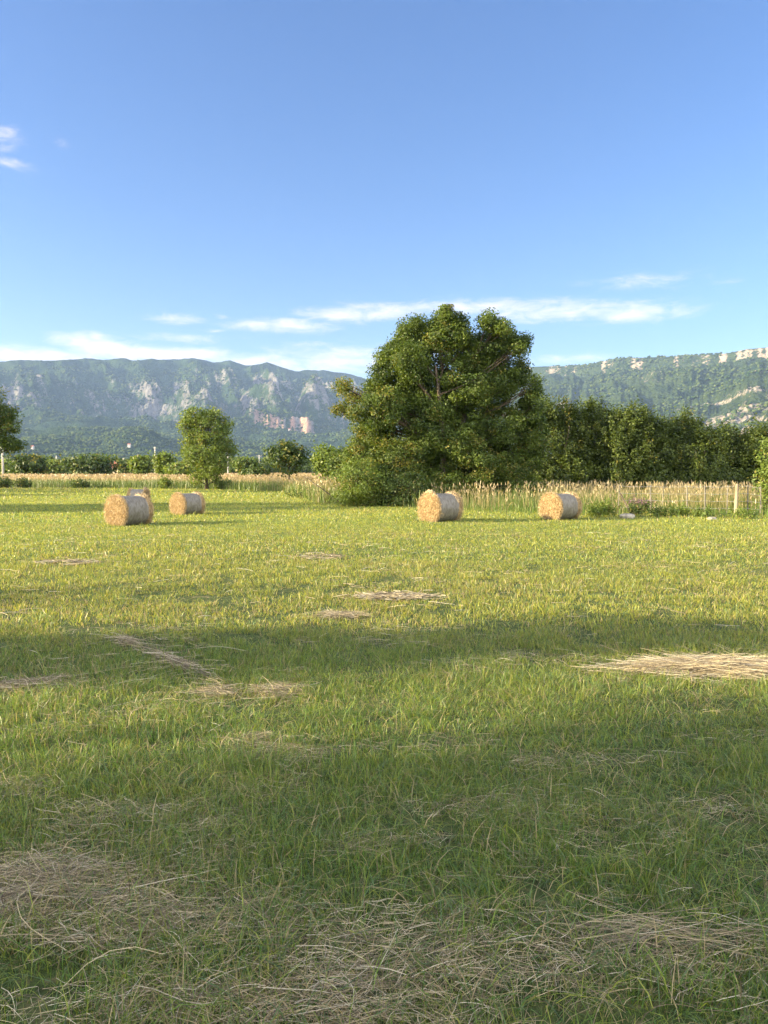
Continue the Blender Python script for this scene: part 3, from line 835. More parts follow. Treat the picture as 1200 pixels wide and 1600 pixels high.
def plant(name, label, cat, base, lobes, greens, leaf=.11, per=34, sig=.30, group=None, trunk_r=.2, trunk_top=None, seed=1, shoots=0.0, yellow=.03, limbs=True, shell=.45, trunk_lean=(0, 0), nstem=1, twig=.5):
    """lobes: (cx, cy, cz, rx, ry, rz, clusters[, yellowness]) relative to the base"""
    r = np.random.default_rng(seed)
    root = empty(name, base, label, cat, group)
    P, NRM, CLR = [], [], []
    tw = MB()
    zt = trunk_top if trunk_top else max(l[2] for l in lobes)
    stems = []
    for k in range(nstem):
        off = r.normal(0, .12 * (nstem > 1), 2) * (1 + nstem * .2)
        tt = np.linspace(0, 1, 9)
        sx = off[0] * (1 + tt * 4) + trunk_lean[0] * tt + .10 * np.sin(tt * 5 + seed) * zt * .12
        sy = off[1] * (1 + tt * 4) + trunk_lean[1] * tt + .10 * np.cos(tt * 4 + seed) * zt * .12
        pts = np.stack([sx, sy, -.15 + tt * (zt + .15)], -1)
        rad = trunk_r * (1 - .82 * tt) * (1 + .5 * np.exp(-tt * 22))
        tw.tube(pts, rad, 9)
        stems.append(pts)
    for lb in lobes:
        cx, cy, cz, rx, ry, rz, nc = lb[:7]; yl = lb[7] if len(lb) > 7 else yellow
        c0 = np.array([cx, cy, cz]); rr = np.array([rx, ry, rz])
        v = r.normal(0, 1, (nc, 3)); v /= np.linalg.norm(v, axis=1)[:, None]
        rad = (shell + (1 - shell) * r.random(nc) ** .6)[:, None]
        # knobbly outline
        rad = rad * (.86 + .34 * r.random((nc, 1)))
        cc = c0 + v * rad * rr
        cc = cc[cc[:, 2] > .12]
        nc = len(cc); v = (cc - c0) / rr; v /= np.linalg.norm(v, axis=1)[:, None] + 1e-9
        kk = r.poisson(per, nc)
        idx = np.repeat(np.arange(nc), kk)
        n = len(idx)
        size_c = r.uniform(.6, 1.35, nc)[idx][:, None]
        d = r.normal(0, 1, (n, 3)); d *= np.minimum(1, 1.7 / (np.linalg.norm(d, axis=1)[:, None] + 1e-9)); d = d * sig * size_c
        if shoots > 0:
            # clusters drawn out along an upright shoot
            sd = v * .5 + np.array([0, 0, 1.0]) + r.normal(0, .25, (nc, 3)); sd /= np.linalg.norm(sd, axis=1)[:, None]
            d = d * .55 + sd[idx] * (r.uniform(-.6, 1.0, n) * shoots)[:, None] * size_c
        else:
            d[:, 2] *= .75
        p = cc[idx] + d
        P.append(p); NRM.append(v[idx] * .7 + np.array([0, 0, .6]))
        tone = r.random(nc)[idx][:, None] * .72 + r.random((n, 1)) * .28
        c = np.array(greens[0]) * (1 - tone) + np.array(greens[1]) * tone
        yy = (r.random(nc) < yl * 4)[idx] & (r.random(n) < .55)
        c = np.where(yy[:, None], np.array([.17, .16, .03]), c)
        CLR.append(c)
        if limbs:
            st = stems[r.integers(len(stems))]
            q = np.clip((cz * .72 - rz * .35) / zt, .08, .97) * 8
            i0 = int(q); a = st[i0] + (st[min(i0 + 1, 8)] - st[i0]) * (q - i0)
            b = c0 + np.array([0, 0, -.15 * rz])
            ts = np.linspace(0, 1, 6)[:, None]
            mid = (b - a) * np.array([.9, .9, 1.1])
            L = a + (b - a) * ts + np.array([0, 0, 1]) * (np.sin(ts * math.pi) * np.linalg.norm(b - a) * -.06) + r.normal(0, .05, (6, 3)) * np.sin(ts * math.pi)
            r0 = trunk_r * .42 * (1 - .6 * i0 / 9)
            tw.tube(L, np.linspace(r0, r0 * .35, 6), 6)
            m = r.random(nc) < twig
            for e in cc[m][:90]:
                s0 = L[r.integers(2, 6)]
                ts3 = np.linspace(0, 1, 4)[:, None]
                tw.tube(s0 + (e - s0) * ts3 + r.normal(0, .06, (4, 3)) * np.sin(ts3 * math.pi), np.linspace(r0 * .28, .008, 4), 4, cap=False)
    P = np.vstack(P); NRM = np.vstack(NRM); CLR = np.vstack(CLR)
    ok = P[:, 2] > .02
    P, NRM, CLR = P[ok], NRM[ok], CLR[ok]
    V, Q, C = leaf_mesh(r, P, leaf * r.uniform(.65, 1.3, len(P)), NRM, CLR * r.uniform(.75, 1.25, (len(P), 1)))
    link('crown', mesh_np('crown', V, Q, C), M_LEAF, root)
    tw.build('trunk', M_BARK, root, smooth=True)
    return root

def lobes_px(Y, base, rows, depth=1.0, dens=1.0, seed=3):
    """crown lobes given as photo x, y, half width, half height, clusters"""
    r = random.Random(seed); out = []
    for row in rows:
        x, y, rx, ry, n = row[:5]
        p = at(x, y, Y); k = Y / F
        dy = r.uniform(-1, 1) * 1.3 * depth
        out.append((p.x - base[0], dy, p.z - base[2], rx * k, (rx + ry) * .5 * k * 1.05 * depth + .3, ry * k, int(n * dens)) + tuple(row[5:]))
    return out

hedgerow()
G_OAK = ((.020, .046, .008), (.120, .170, .024))
G_HEDGE = ((.035, .070, .016), (.120, .170, .035))
G_LIGHT = ((.070, .120, .020), (.165, .215, .040))
G_DARK = ((.028, .055, .013), (.075, .115, .024))

# the big field maple
bt = at(700, 795, 42.5); bt = (bt.x, 42.5, 0.0)
rows = [(697, 488, 10, 12, 24), (680, 500, 12, 12, 20), (716, 497, 10, 10, 18), (650, 500, 12, 14, 24), (634, 506, 8, 14, 14), (756, 500, 9, 11, 18), (775, 508, 10, 12, 20), (796, 512, 7, 12, 14), (808, 545, 7, 16, 20), (817, 530, 4, 12, 7), (818, 580, 9, 20, 30), (836, 600, 5, 16, 9),
        (632, 535, 22, 24, 70), (697, 520, 42, 24, 120), (768, 535, 34, 26, 110), (640, 572, 26, 28, 90), (700, 585, 50, 40, 110), (775, 590, 42, 40, 150), (600, 585, 16, 18, 34), (585, 605, 14, 14, 24), (612, 556, 8, 10, 12),
        (536, 606, 11, 6, 9, .16), (550, 618, 10, 9, 10, .16), (530, 640, 10, 8, 8, .14), (558, 645, 12, 10, 14, .12), (600, 640, 34, 32, 110, .05), (585, 680, 34, 32, 110, .05), (660, 650, 44, 34, 110), (720, 660, 44, 34, 90, .06), (785, 665, 50, 44, 170),
        (832, 640, 16, 40, 60), (565, 712, 28, 26, 80, .05), (630, 715, 48, 34, 140), (690, 720, 42, 30, 120), (740, 728, 50, 34, 140, .06), (800, 730, 44, 44, 150), (838, 690, 18, 40, 70), (580, 745, 34, 28, 90),
        (640, 758, 44, 26, 120), (700, 764, 50, 24, 150), (760, 764, 46, 24, 130), (810, 770, 36, 20, 80),
        (738, 560, 26, 30, 60), (735, 610, 36, 28, 80), (690, 640, 34, 30, 90), (672, 690, 34, 30, 110), (720, 700, 34, 30, 120), (604, 560, 14, 18, 34), (640, 605, 30, 24, 70), (655, 545, 22, 26, 50), (625, 785, 30, 14, 70), (690, 786, 40, 12, 90)]
plant('maple_tree', 'big dense green tree at the field edge behind the bales, taller than everything else', 'tree', bt,
      lobes_px(42.5, bt, [(q[0], q[1] + (8 if q[1] < 540 else 0), q[2] * .95, q[3] * .92) + tuple(q[4:]) for q in rows], .95, 1.05), G_OAK, leaf=.12, per=112, sig=.27, trunk_r=.28, trunk_top=7.6, seed=5, nstem=3, twig=.35)
b = at(560, 797, 40.5); b = (b.x, 40.5, 0)
plant('shrub', 'rounded light green shrub at the left foot of the big tree', 'shrub', b,
      lobes_px(40.5, b, [(560, 745, 34, 32, 110), (590, 760, 36, 30, 100), (545, 775, 22, 18, 60), (575, 782, 34, 14, 70)], .9), G_LIGHT, leaf=.11, per=40, sig=.22, trunk_r=.05, seed=6, nstem=4, group='shrubs round the foot of the big tree')
b = at(635, 797, 40.8); b = (b.x, 40.8, 0)
plant('shrub', 'dark shrub under the middle of the big tree, left of the centre bale', 'shrub', b,
      lobes_px(40.8, b, [(630, 765, 40, 30, 110), (600, 780, 26, 16, 60), (665, 778, 26, 18, 60)], .9), G_DARK, leaf=.11, per=40, sig=.22, trunk_r=.05, seed=7, nstem=4, group='shrubs round the foot of the big tree')

# the hedge of tall shrubs right of it
hedge = [(862, 618, 30, 'pale feathery top nearest the big tree'), (900, 628, 30, 'second from the big tree'), (938, 620, 32, 'third from the big tree with a round bright top'), (980, 621, 34, 'tallest in the middle with a yellowish top'),
         (1022, 642, 30, 'with a lower top just right of the tallest'), (1060, 636, 30, 'with a pale pointed top above the first fence posts'), (1100, 662, 32, 'low and dark above the middle of the fence'),
         (1135, 652, 26, 'with brownish shoots, third from the right edge'), (1168, 664, 26, 'low, second from the right edge'), (1204, 645, 30, 'cut by the right edge')]
for i, (hx, hy, hw, txt) in enumerate(hedge):
    Y = 49.5 + (i % 3) * .9
    p = at(hx, 780, Y); b = (p.x, Y, 0)
    zz = at(hx, hy, Y).z - .85 - .02 * i; k = Y / F; w_ = hw * k
    rr = random.Random(50 + i)
    lob = [(rr.uniform(-.3, .3), 0, zz - .9, w_ * .9, w_ * .8, .9, 70), (-.7 * w_, -.3, zz - rr.uniform(1.1, 1.7), w_ * .9, w_ * .8, 1.1, 80), (.75 * w_, .2, zz - rr.uniform(1.1, 1.8), w_ * .9, w_ * .8, 1.1, 80),
           (rr.uniform(-.9, .9) * w_, 0, zz - rr.uniform(-.1, .4), .45, .45, .9, 16), (rr.uniform(-.9, .9) * w_, .3, zz - rr.uniform(0, .6), .5, .5, .9, 18), (rr.uniform(-.9, .9) * w_, -.4, zz - rr.uniform(.2, .8), .5, .5, .9, 18),
           (rr.uniform(-.5, .5), -.5, zz * .5, w_ * 1.3, w_ * 1.3, zz * .25, 130), (-.4 * w_, -.9, zz * .25, w_ * 1.3, w_ * 1.2, zz * .24, 110), (.5 * w_, -.8, zz * .24, w_ * 1.3, w_ * 1.2, zz * .24, 110)]
    plant('hedge_shrub', 'tall green hedge shrub ' + txt, 'shrub', b, lob, ((.014, .032, .008), (.110, .150, .024)), leaf=.15, per=48, sig=.30, trunk_r=.09, trunk_top=zz * .8, seed=60 + i,
          shoots=.5, nstem=3, twig=.12, yellow=.008, group='tall shrubs in the hedge behind the fence')
p = at(1196, 790, 33); b = (p.x + .7, 33, 0)
plant('shrub', 'yellow green leafy shrub at the right edge beyond the fence end', 'shrub', b,
      [(-.3, 0, 2.6, .75, .8, .8, 60), (-.1, 0, 1.6, 1.0, .9, .9, 80), (.2, 0, .8, 1.1, .9, .7, 70)], G_LIGHT, leaf=.12, per=30, sig=.2, trunk_r=.05, seed=77, nstem=3)

# single tree left of the middle
b = at(322, 762, 77); b = (b.x, 77, 0)
plant('ash_tree', 'single upright green tree behind the small left bales', 'tree', b,
      lobes_px(77, b, [(305, 652, 18, 13, 55), (330, 650, 16, 12, 45), (325, 672, 30, 20, 110), (305, 690, 20, 18, 70), (345, 690, 16, 24, 70), (318, 712, 32, 16, 100), (345, 722, 15, 18, 60), (300, 716, 14, 10, 36), (325, 735, 24, 12, 60), (292, 668, 10, 10, 22), (350, 665, 10, 12, 26), (308, 746, 9, 9, 16), (334, 750, 8, 6, 10), (296, 704, 12, 8, 20), (362, 700, 6, 12, 14)], .9),
      G_LIGHT, leaf=.22, per=26, sig=.34, trunk_r=.17, trunk_top=6.6, seed=8)
# tree cut by the left edge
b = at(-32, 765, 66); b = (b.x, 66, 0)
plant('ash_tree', 'dark tree cut by the left edge, hanging over the pale utility pole', 'tree', b,
      lobes_px(66, b, [(-30, 625, 40, 24, 110), (5, 648, 18, 18, 60), (0, 672, 28, 18, 90), (14, 696, 18, 11, 55), (-40, 670, 40, 30, 120), (-50, 710, 30, 20, 60)], .9),
      G_OAK, leaf=.2, per=28, sig=.32, trunk_r=.22, trunk_top=8.2, seed=9)
# bushes and small trees behind the meadow
far_b = [('bush', 'low dark round bush beyond the meadow near the left edge', 47, 714, 26, 150, G_DARK, .9), ('bush', 'pale green bush right of the dark one near the left edge', 82, 724, 20, 165, G_LIGHT, 1),
         ('bush', 'broad dark bush beyond the meadow left of the red roof', 140, 712, 42, 150, G_DARK, .8), ('bush', 'small bush at the left edge beside the utility pole', 18, 724, 16, 170, G_LIGHT, 1),
         ('bush', 'thin bush between the two dark bushes at left', 104, 723, 14, 175, G_HEDGE, 1), ('small_tree', 'bright green young tree right of the red roofed house', 220, 716, 14, 140, G_LIGHT, 1),
         ('small_tree', 'young tree close right of the middle utility pole', 257, 712, 15, 125, G_LIGHT, 1), ('bush', 'low green bush just left of the single tree', 282, 728, 16, 120, G_LIGHT, 1),
         ('bush', 'dark bush beyond the red roofed house', 205, 722, 18, 200, G_DARK, 1),
         ('small_tree', 'little rounded tree right of the single tree', 386, 718, 11, 120, G_HEDGE, 1), ('bush', 'low bush in front of the right hand pole', 404, 734, 13, 110, G_DARK, 1),
         ('small_tree', 'dark spreading tree halfway between single tree and big tree', 452, 692, 30, 72, G_DARK, 1), ('small_tree', 'feathery yellow green tree beside the dark spreading tree', 512, 704, 22, 64, G_LIGHT, 1),
         ('bush', 'sparse bush where the weeds meet the big tree', 535, 708, 20, 56, G_HEDGE, 1), ('bush', 'hazy bush far behind the single tree', 355, 735, 18, 220, G_HEDGE, 1)]
for i, (nm, lab, bx, by, bw, Y, gr, ds) in enumerate(far_b):
    p = at(bx, 745, Y); b = (p.x, Y, 0); k = Y / F; zz = at(bx, by, Y).z; w_ = bw * k
    tr = nm == 'small_tree'
    lo = zz * (.42 if tr else .36)
    lob = [(-.45 * w_, 0, zz - .32 * (zz - lo) - .1, w_ * .6, w_ * .6, (zz - lo) * .38, int(34 * ds)), (.4 * w_, 0, zz - .42 * (zz - lo) - .1, w_ * .62, w_ * .6, (zz - lo) * .38, int(34 * ds)),
           (0, 0, zz - .3 * (zz - lo), w_ * .6, w_ * .6, (zz - lo) * .3, int(30 * ds)), (0, 0, (zz + lo) * .42, w_ * .85, w_ * .8, (zz) * .3, int(50 * ds))]
    if not tr: lob.append((0, -.2, zz * .25, w_, w_ * .9, zz * .28, int(50 * ds)))
    plant(nm, lab, 'tree' if tr else 'bush', b, lob, gr, leaf=.0042 * Y if Y > 60 else .2, per=20, sig=.0045 * Y, trunk_r=.10 if tr else .05, trunk_top=zz * .8, seed=200 + i, nstem=1 if tr else 3, twig=.1,
          shoots=.7 if i in (12, 13, 6) else 0, group='trees and bushes beyond the meadow')

# dark weeds in front of the meadow strip
wd = [(4, 747, 10, 84, 'dark weed clump at the left edge before the dry meadow'), (37, 751, 9, 84, 'dark weed clump second from the left before the dry meadow'), (124, 753, 12, 83, 'low dark weed clump left of the front left bale'),
      (258, 748, 7, 80, 'upright pale weed just left of the single tree'), (350, 752, 12, 78, 'leafy weed at the right foot of the single tree')]
for i, (bx, by, bw, Y, lab) in enumerate(wd):
    p = at(bx, 765, Y); k = Y / F; zz = at(bx, by, Y).z; w_ = bw * k
    plant('weed_clump', lab, 'weeds', (p.x, Y, 0), [(0, 0, zz * .55, w_, w_, zz * .45, 40), (-.5 * w_, 0, zz * .35, w_ * .7, w_, zz * .3, 20), (.6 * w_, 0, zz * .35, w_ * .7, w_, zz * .3, 20)],
          G_LIGHT if i > 2 else G_DARK, leaf=.2, per=14, sig=.15, trunk_r=.02, seed=300 + i, nstem=3, shoots=.5, twig=.1, group='weed clumps before the meadow')
# weeds by the fence and left of the big tree's foot
wd = [(948, 786, 16, 31.8, 'fresh green weeds between the rightmost bale and the fence brace', G_LIGHT), (930, 792, 10, 31.2, 'small weeds close beside the rightmost bale', G_LIGHT), (1062, 796, 16, 31.8, 'green weeds at the foot of the fourth fence post', G_LIGHT),
      (1100, 800, 14, 31.0, 'green weeds at the foot of the fifth fence post', G_HEDGE), (1160, 800, 20, 30, 'yellowish weeds in front of the pale thick post', G_LIGHT), (1030, 797, 12, 31.6, 'low weeds right of the purple flowers', G_HEDGE),
      (505, 765, 20, 47, 'weed clump in the long grass left of the big tree', G_LIGHT), (470, 762, 22, 54, 'hazy weed clump furthest left in the long grass', G_HEDGE)]
for i, (bx, by, bw, Y, lab, gr) in enumerate(wd):
    p = at(bx, 790, Y); k = Y / F; zz = at(bx, by, Y).z; w_ = bw * k
    plant('weed_clump', lab, 'weeds', (p.x, Y, 0), [(0, 0, zz * .5, w_, w_, zz * .5, 34), (-.5 * w_, 0, zz * .35, w_ * .7, w_, zz * .35, 20), (.6 * w_, 0, zz * .35, w_ * .7, w_, zz * .35, 20)],
          gr, leaf=.085, per=18, sig=.08, trunk_r=.01, seed=320 + i, nstem=4, shoots=.25, twig=.1, group='weeds round the fence and the big tree')
# purple flowering plant beside the stone
p = at(1000, 800, 31.6)
fl = plant('flowering_weed', 'bushy weed with purple flower heads beside the pale stone', 'flowers', (p.x, 31.6, 0), [(0, 0, .3, .42, .35, .3, 46), (-.25, 0, .25, .3, .3, .25, 20)], G_DARK, leaf=.07, per=22, sig=.07, trunk_r=.01, seed=340, nstem=4, shoots=.2, twig=.1)
r_ = np.random.default_rng(8)
n = 420
c0 = r_.normal(0, 1, (n, 3)) * np.array([.24, .2, .09]) + np.array([0, 0, .62])
V, Q, C = leaf_mesh(r_, c0, r_.uniform(.03, .06, n), r_.normal(0, 1, (n, 3)), np.array([.16, .07, .14]) * r_.uniform(.6, 1.4, (n, 1)))
tag(link('flower_heads', mesh_np('flower_heads', V, Q, C), M_LEAF, fl), kind='stuff')

# trees standing left of the picture: they throw the long shadows over the field
def shade_tree(cx, X, h, rx, seed, dens=1.0, low=.25):
    """cx: where its shadow crosses the line X = 0"""
    Y = cx + math.tan(SUN_A) * X
    lob = [(0, 0, h * .80, rx * .75, rx * .75, h * .2, int(90 * dens)), (0, rx * .25, h * .6, rx, rx, h * .2, int(110 * dens)), (0, -rx * .25, h * .45, rx, rx, h * .2, int(110 * dens)), (0, 0, h * low, rx * .9, rx * .9, h * .18, int(80 * dens))]
    plant('shade_tree', 'tree standing out of the picture to the left, shading the field', 'tree', (X, Y, 0), lob, G_OAK, leaf=.32, per=20, sig=.5, trunk_r=.2, trunk_top=h * .8, seed=seed, twig=.05, shell=.2,
          group='trees left of the picture')
shade_tree(8.1, -30, 9.6, .85, 400, .6)
for i, (c_, X, h, rx, dn) in enumerate([(2.4, -27, 13.5, 2.1, 2.2), (-1.0, -29, 14, 3.0, 1.6), (-5.5, -31, 14, 3.2, 1.6), (-11, -30, 14, 4, 1.4),
                                        (12.2, -38, 8.7, 1.2, .35), (16.0, -42, 8.0, 1.5, .35), (38.5, -44, 11.3, 2.2, 2.0), (43, -48, 11.8, 2.6, 2.0), (64, -62, 10, 4, 1.0), (76, -68, 11, 5, 1.0), (84, -70, 11, 5, 1.0)]):
    shade_tree(c_, X, h, rx, 401 + i, dn)

# ------------------------------------------------------------------ round bales
def net_material():
    m, nt, out = new_mat('bale_net')
    tcn = nt.nodes.new('ShaderNodeTexCoord')
    mp = nt.nodes.new('ShaderNodeMapping'); mp.inputs['Scale'].default_value = (9, 2.2, 2.2)
    nt.links.new(tcn.outputs['Object'], mp.inputs[0])
    n = nt.nodes.new('ShaderNodeTexNoise'); n.inputs['Scale'].default_value = 3.0; n.inputs['Detail'].default_value = 7
    nt.links.new(mp.outputs[0], n.inputs['Vector'])
    r = nt.nodes.new('ShaderNodeValToRGB')
    e = r.color_ramp.elements; e[0].position = .32; e[0].color = (.10, .09, .065, 1); e[1].position = .68; e[1].color = (.22, .205, .175, 1)
    nt.links.new(n.outputs[0], r.inputs[0])
    p = nt.nodes.new('ShaderNodeBsdfPrincipled'); p.inputs['Roughness'].default_value = .55
    nt.links.new(r.outputs[0], p.inputs['Base Color'])
    b = nt.nodes.new('ShaderNodeBump'); b.inputs['Strength'].default_value = .7; b.inputs['Distance'].default_value = .02
    nt.links.new(n.outputs[0], b.inputs['Height']); nt.links.new(b.outputs[0], p.inputs['Normal'])
    nt.links.new(p.outputs[0], out.inputs[0])
    return m
M_NET = net_material()
M_HAYCORE = noisy('packed_hay', (.17, .125, .065), (.46, .35, .20), 16, bump=1.0, dist=.04, detail=8, stretch=(1, 1, 1))

def make_bale(name, label, seed, bulge):
    r = np.random.default_rng(seed)
    root = empty(name, (0, 0, 0), label, 'hay bale', 'round hay bales on the field')
    Rb, Lb = .58, 1.16
    # packed hay: profile along the axis, ends domed and rims bulging past the wrap
    na = 72
    prof = [(-Lb / 2 - .03, .02), (-Lb / 2 - .04, .25), (-Lb / 2 - .02, .45), (-Lb / 2 + .01, .55), (-Lb / 2 + .05, .60), (-Lb / 2 + .12, .585), (-Lb / 2 + .2, .55),
            (0, .54), (Lb / 2 - .2, .55), (Lb / 2 - .12, .585), (Lb / 2 - .05, .60), (Lb / 2 - .01, .55), (Lb / 2 + .02, .45), (Lb / 2 + .04, .25), (Lb / 2 + .03, .02)]
    V = []
    a = np.arange(na) / na * 2 * math.pi
    for (x, rd) in prof:
        n1 = fbm(np.cos(a) * 4 + 9 + x * 7, np.sin(a) * 4 + 5, 3, seed)
        top = np.exp(-((a - math.pi / 2) / .7) ** 2)
        k = rd * (1 + (.10 + bulge * top * .6 * (abs(x) > .4)) * (n1 - .4) * (rd > .3))
        xx = x + np.sign(x) * .05 * (n1 - .5) * (rd < .56)
        V.append(np.stack([xx + 0 * a, k * np.cos(a), k * np.sin(a)], -1))
    V = np.array(V); n = len(prof)
    i = np.arange(n - 1)[:, None] * na; j = np.arange(na)[None, :]; jn = (j + 1) % na
    q = np.stack([i + j, i + jn, i + na + jn, i + na + j], -1).reshape(-1, 4)
    mb = MB(); mb.add(V.reshape(-1, 3) + np.array([0, 0, Rb]), q, None)
    V0 = V[0].mean(0) + np.array([0, 0, Rb]); V1 = V[-1].mean(0) + np.array([0, 0, Rb])
    j = np.arange(na)
    mb.add(np.vstack([V[0] + np.array([0, 0, Rb]), V0]), None, np.stack([np.full(na, na), (j + 1) % na, j], -1))
    mb.add(np.vstack([V[-1] + np.array([0, 0, Rb]), V1]), None, np.stack([np.full(na, na), j, (j + 1) % na], -1))
    mb.build('packed_hay', M_HAYCORE, root, smooth=True)
    # the net: a slightly slack open sleeve, with thickness
    xs = np.linspace(-Lb / 2 + .11, Lb / 2 - .12, 17)
    def sleeve(off):
        W = []
        for x in xs:
            n1 = fbm(np.cos(a) * 2.2 + 3 + x * 2.5, np.sin(a) * 2.2 + 8, 3, seed + 4)
            fl = .018 * (abs(x) / (Lb / 2)) ** 4
            rd = .574 + off + fl + .028 * (n1 - .5)
            rag = .03 * (vnoise(a * 5, a * 0 + x, seed) - .5) * (abs(x) > .44)
            W.append(np.stack([x + rag, rd * np.cos(a), rd * np.sin(a) + Rb], -1))
        return np.array(W)
    O, I = sleeve(.006), sleeve(0)
    m = len(xs); i = np.arange(m - 1)[:, None] * na; j = np.arange(na)[None, :]; jn = (j + 1) % na
    q = np.stack([i + j, i + jn, i + na + jn, i + na + j], -1).reshape(-1, 4)
    nb = MB(); nb.add(O.reshape(-1, 3), q); nb.add(I.reshape(-1, 3), q[:, ::-1])
    for e in (0, m - 1):
        jj = np.arange(na); jn = (jj + 1) % na
        nb.add(np.vstack([O[e], I[e]]), np.stack([jj, jn, na + jn, na + jj], -1))
    nb.build('net_wrap', M_NET, root, smooth=True)
    # stalks standing off the two ends and the rims
    lines = []
    for s in (-1, 1):
        N = 2600
        rd = np.sqrt(r.random(N)) * .60; th = r.uniform(0, 2 * math.pi, N)
        p0 = np.stack([s * (Lb / 2 + .02 + .03 * (1 - (rd / .6) ** 4)) + 0 * th, rd * np.cos(th), rd * np.sin(th)], -1)
        tang = np.stack([0 * th, -np.sin(th), np.cos(th)], -1); radl = np.stack([0 * th, np.cos(th), np.sin(th)], -1)
        d = tang * r.normal(0, 1, (N, 1)) + radl * r.normal(.15, .55, (N, 1)) + np.array([s, 0, 0]) * np.abs(r.normal(.12, .30, (N, 1)))
        d /= np.linalg.norm(d, axis=1)[:, None]
        lines.append((p0, d, r.uniform(.05, .2, N)))
        N = 1500
        th = r.uniform(0, 2 * math.pi, N); x = s * (Lb / 2 - r.uniform(-.02, .12, N))
        p0 = np.stack([x, .59 * np.cos(th), .59 * np.sin(th)], -1)
        tang = np.stack([0 * th, -np.sin(th), np.cos(th)], -1); radl = np.stack([0 * th, np.cos(th), np.sin(th)], -1)
        d = tang * r.normal(0, 1, (N, 1)) + radl * np.abs(r.normal(.18, .25, (N, 1))) + np.array([s, 0, 0]) * np.abs(r.normal(.1, .4, (N, 1)))
        d /= np.linalg.norm(d, axis=1)[:, None]
        lines.append((p0, d, r.uniform(.05, .22, N)))
    p0 = np.vstack([l[0] for l in lines]); d = np.vstack([l[1] for l in lines]); ln = np.concatenate([l[2] for l in lines])[:, None]
    ok = (p0[:, 2] + d[:, 2] * ln[:, 0] > -Rb - .01); p0, d, ln = p0[ok], d[ok], ln[ok]
    N = len(p0); sag = np.array([0, 0, -1.0]) * ln * .12
    sd = np.cross(d, r.normal(0, 1, (N, 3))); sd /= np.linalg.norm(sd, axis=1)[:, None]; w = .0045
    V = np.stack([p0 - sd * w, p0 + sd * w, p0 + d * ln * .5 + sd * w, p0 + d * ln * .5 - sd * w, p0 + d * ln + sag + sd * w * .4, p0 + d * ln + sag - sd * w * .4], 1)
    V[..., 2] += Rb
    Q = np.array([(0, 1, 2, 3), (3, 2, 4, 5)])[None] + (np.arange(N) * 6)[:, None, None]
    a_ = np.array([.58, .45, .26]); b_ = np.array([.30, .22, .12]); u = r.random((N, 1))
    c = (a_ * u + b_ * (1 - u)) * r.uniform(.8, 1.2, (N, 1))
    me = mesh_np('loose_stalks', V.reshape(-1, 3), Q.reshape(-1, 4), np.repeat(c, 6, 0))
    link('loose_stalks', me, M_STRAW, root)
    return root

def place(o, x, y, phi, s, Y=None, dz=-.03):
    p = ground_at(x, y)
    if Y: p = at(x, y, Y)
    to = math.atan2(-p.y, -p.x)
    o.location = (p.x, p.y, relief1(p.x, p.y) + dz); o.rotation_euler = (0, 0, to - R(phi)); o.scale = (s, s * 1.03, s * .975)
def copy_tree(src, name, label):
    o = src.copy(); COL.objects.link(o); o['label'] = label
    for ch in list(src.children):
        c = ch.copy(); COL.objects.link(c); c.parent = o
    return o
b1 = make_bale('hay_bale', 'nearest left round bale, wrapped in grey net with its golden end turned left', 900, .35)
place(b1, 202, 819, 54, .94)
b4 = make_bale('hay_bale', 'round bale in front of the big tree with straw bulging over both rims', 905, 1.5)
place(b4, 688, 814, 50, .96)
b2 = copy_tree(b1, 'hay_bale', 'smaller round bale further back, right of the nearest left one'); place(b2, 293, 804, 55, .85)
b3 = copy_tree(b4, 'hay_bale', 'round bale half hidden behind the nearest left one, only its top showing'); place(b3, 217, 789, -72, .78)
b5 = copy_tree(b1, 'hay_bale', 'rightmost round bale with a wide golden end, near the fence'); place(b5, 875, 811, 44, .92)

# ------------------------------------------------------------------ fence
fence = empty('wire_fence', (0, 0, 0), 'low wire fence on weathered posts in tall grass before the hedge', 'fence')
posts = [(967, 757, 33.5, .025), (1017, 758, 33.3, .04), (1036, 758, 35.5, .025), (1074, 758, 33.0, .035), (1102, 758, 32.7, .04), (1137, 758, 32.4, .03), (1151, 756, 32.0, .075), (1169, 757, 32.1, .03), (1189, 760, 31.9, .03)]
tops = []
for i, (x, y, Y, w) in enumerate(posts):
    p = at(x, y, Y)
    mb = MB(); rr = random.Random(i)
    lx = rr.uniform(-.03, .03)
    mb.tube([(p.x - lx, Y, -.2), (p.x, Y, p.z * .5), (p.x + lx, Y, p.z * .97), (p.x + lx, Y, p.z)], [w, w * .95, w * .9, w * .7], 8)
    o = mb.build('post', M_PALEWOOD if i == 6 else M_WOOD, fence, smooth=False)
    if i == 6: tag(o, 'thick pale wooden post')
    if i != 2: tops.append((p.x, Y, p.z))
mb = MB(); a_ = at(969, 771, 33.5); c_ = at(988, 797, 32.9)
mb.tube([(a_.x, 33.5, a_.z), (c_.x, 32.9, -.05)], .035, 7); tag(mb.build('brace', M_DARKWOOD, fence), 'dark slanting brace')
for k in range(4):
    mb = MB()
    pts = []
    for j in range(len(tops) - 1):
        A_, B_ = np.array(tops[j]), np.array(tops[j + 1])
        for t in (0, .33, .66):
            q_ = A_ + (B_ - A_) * t; q_[2] = (q_[2] - .06) * (1 - .25 * k) - .03 * math.sin(t * math.pi); q_[1] -= .045; pts.append(q_)
    pts.append(np.array(tops[-1]) * np.array([1, 1, 1 - .25 * k]) - np.array([0, .045, .06]))
    mb.tube(pts, .006, 4); mb.build('wire', M_WIRE, fence)

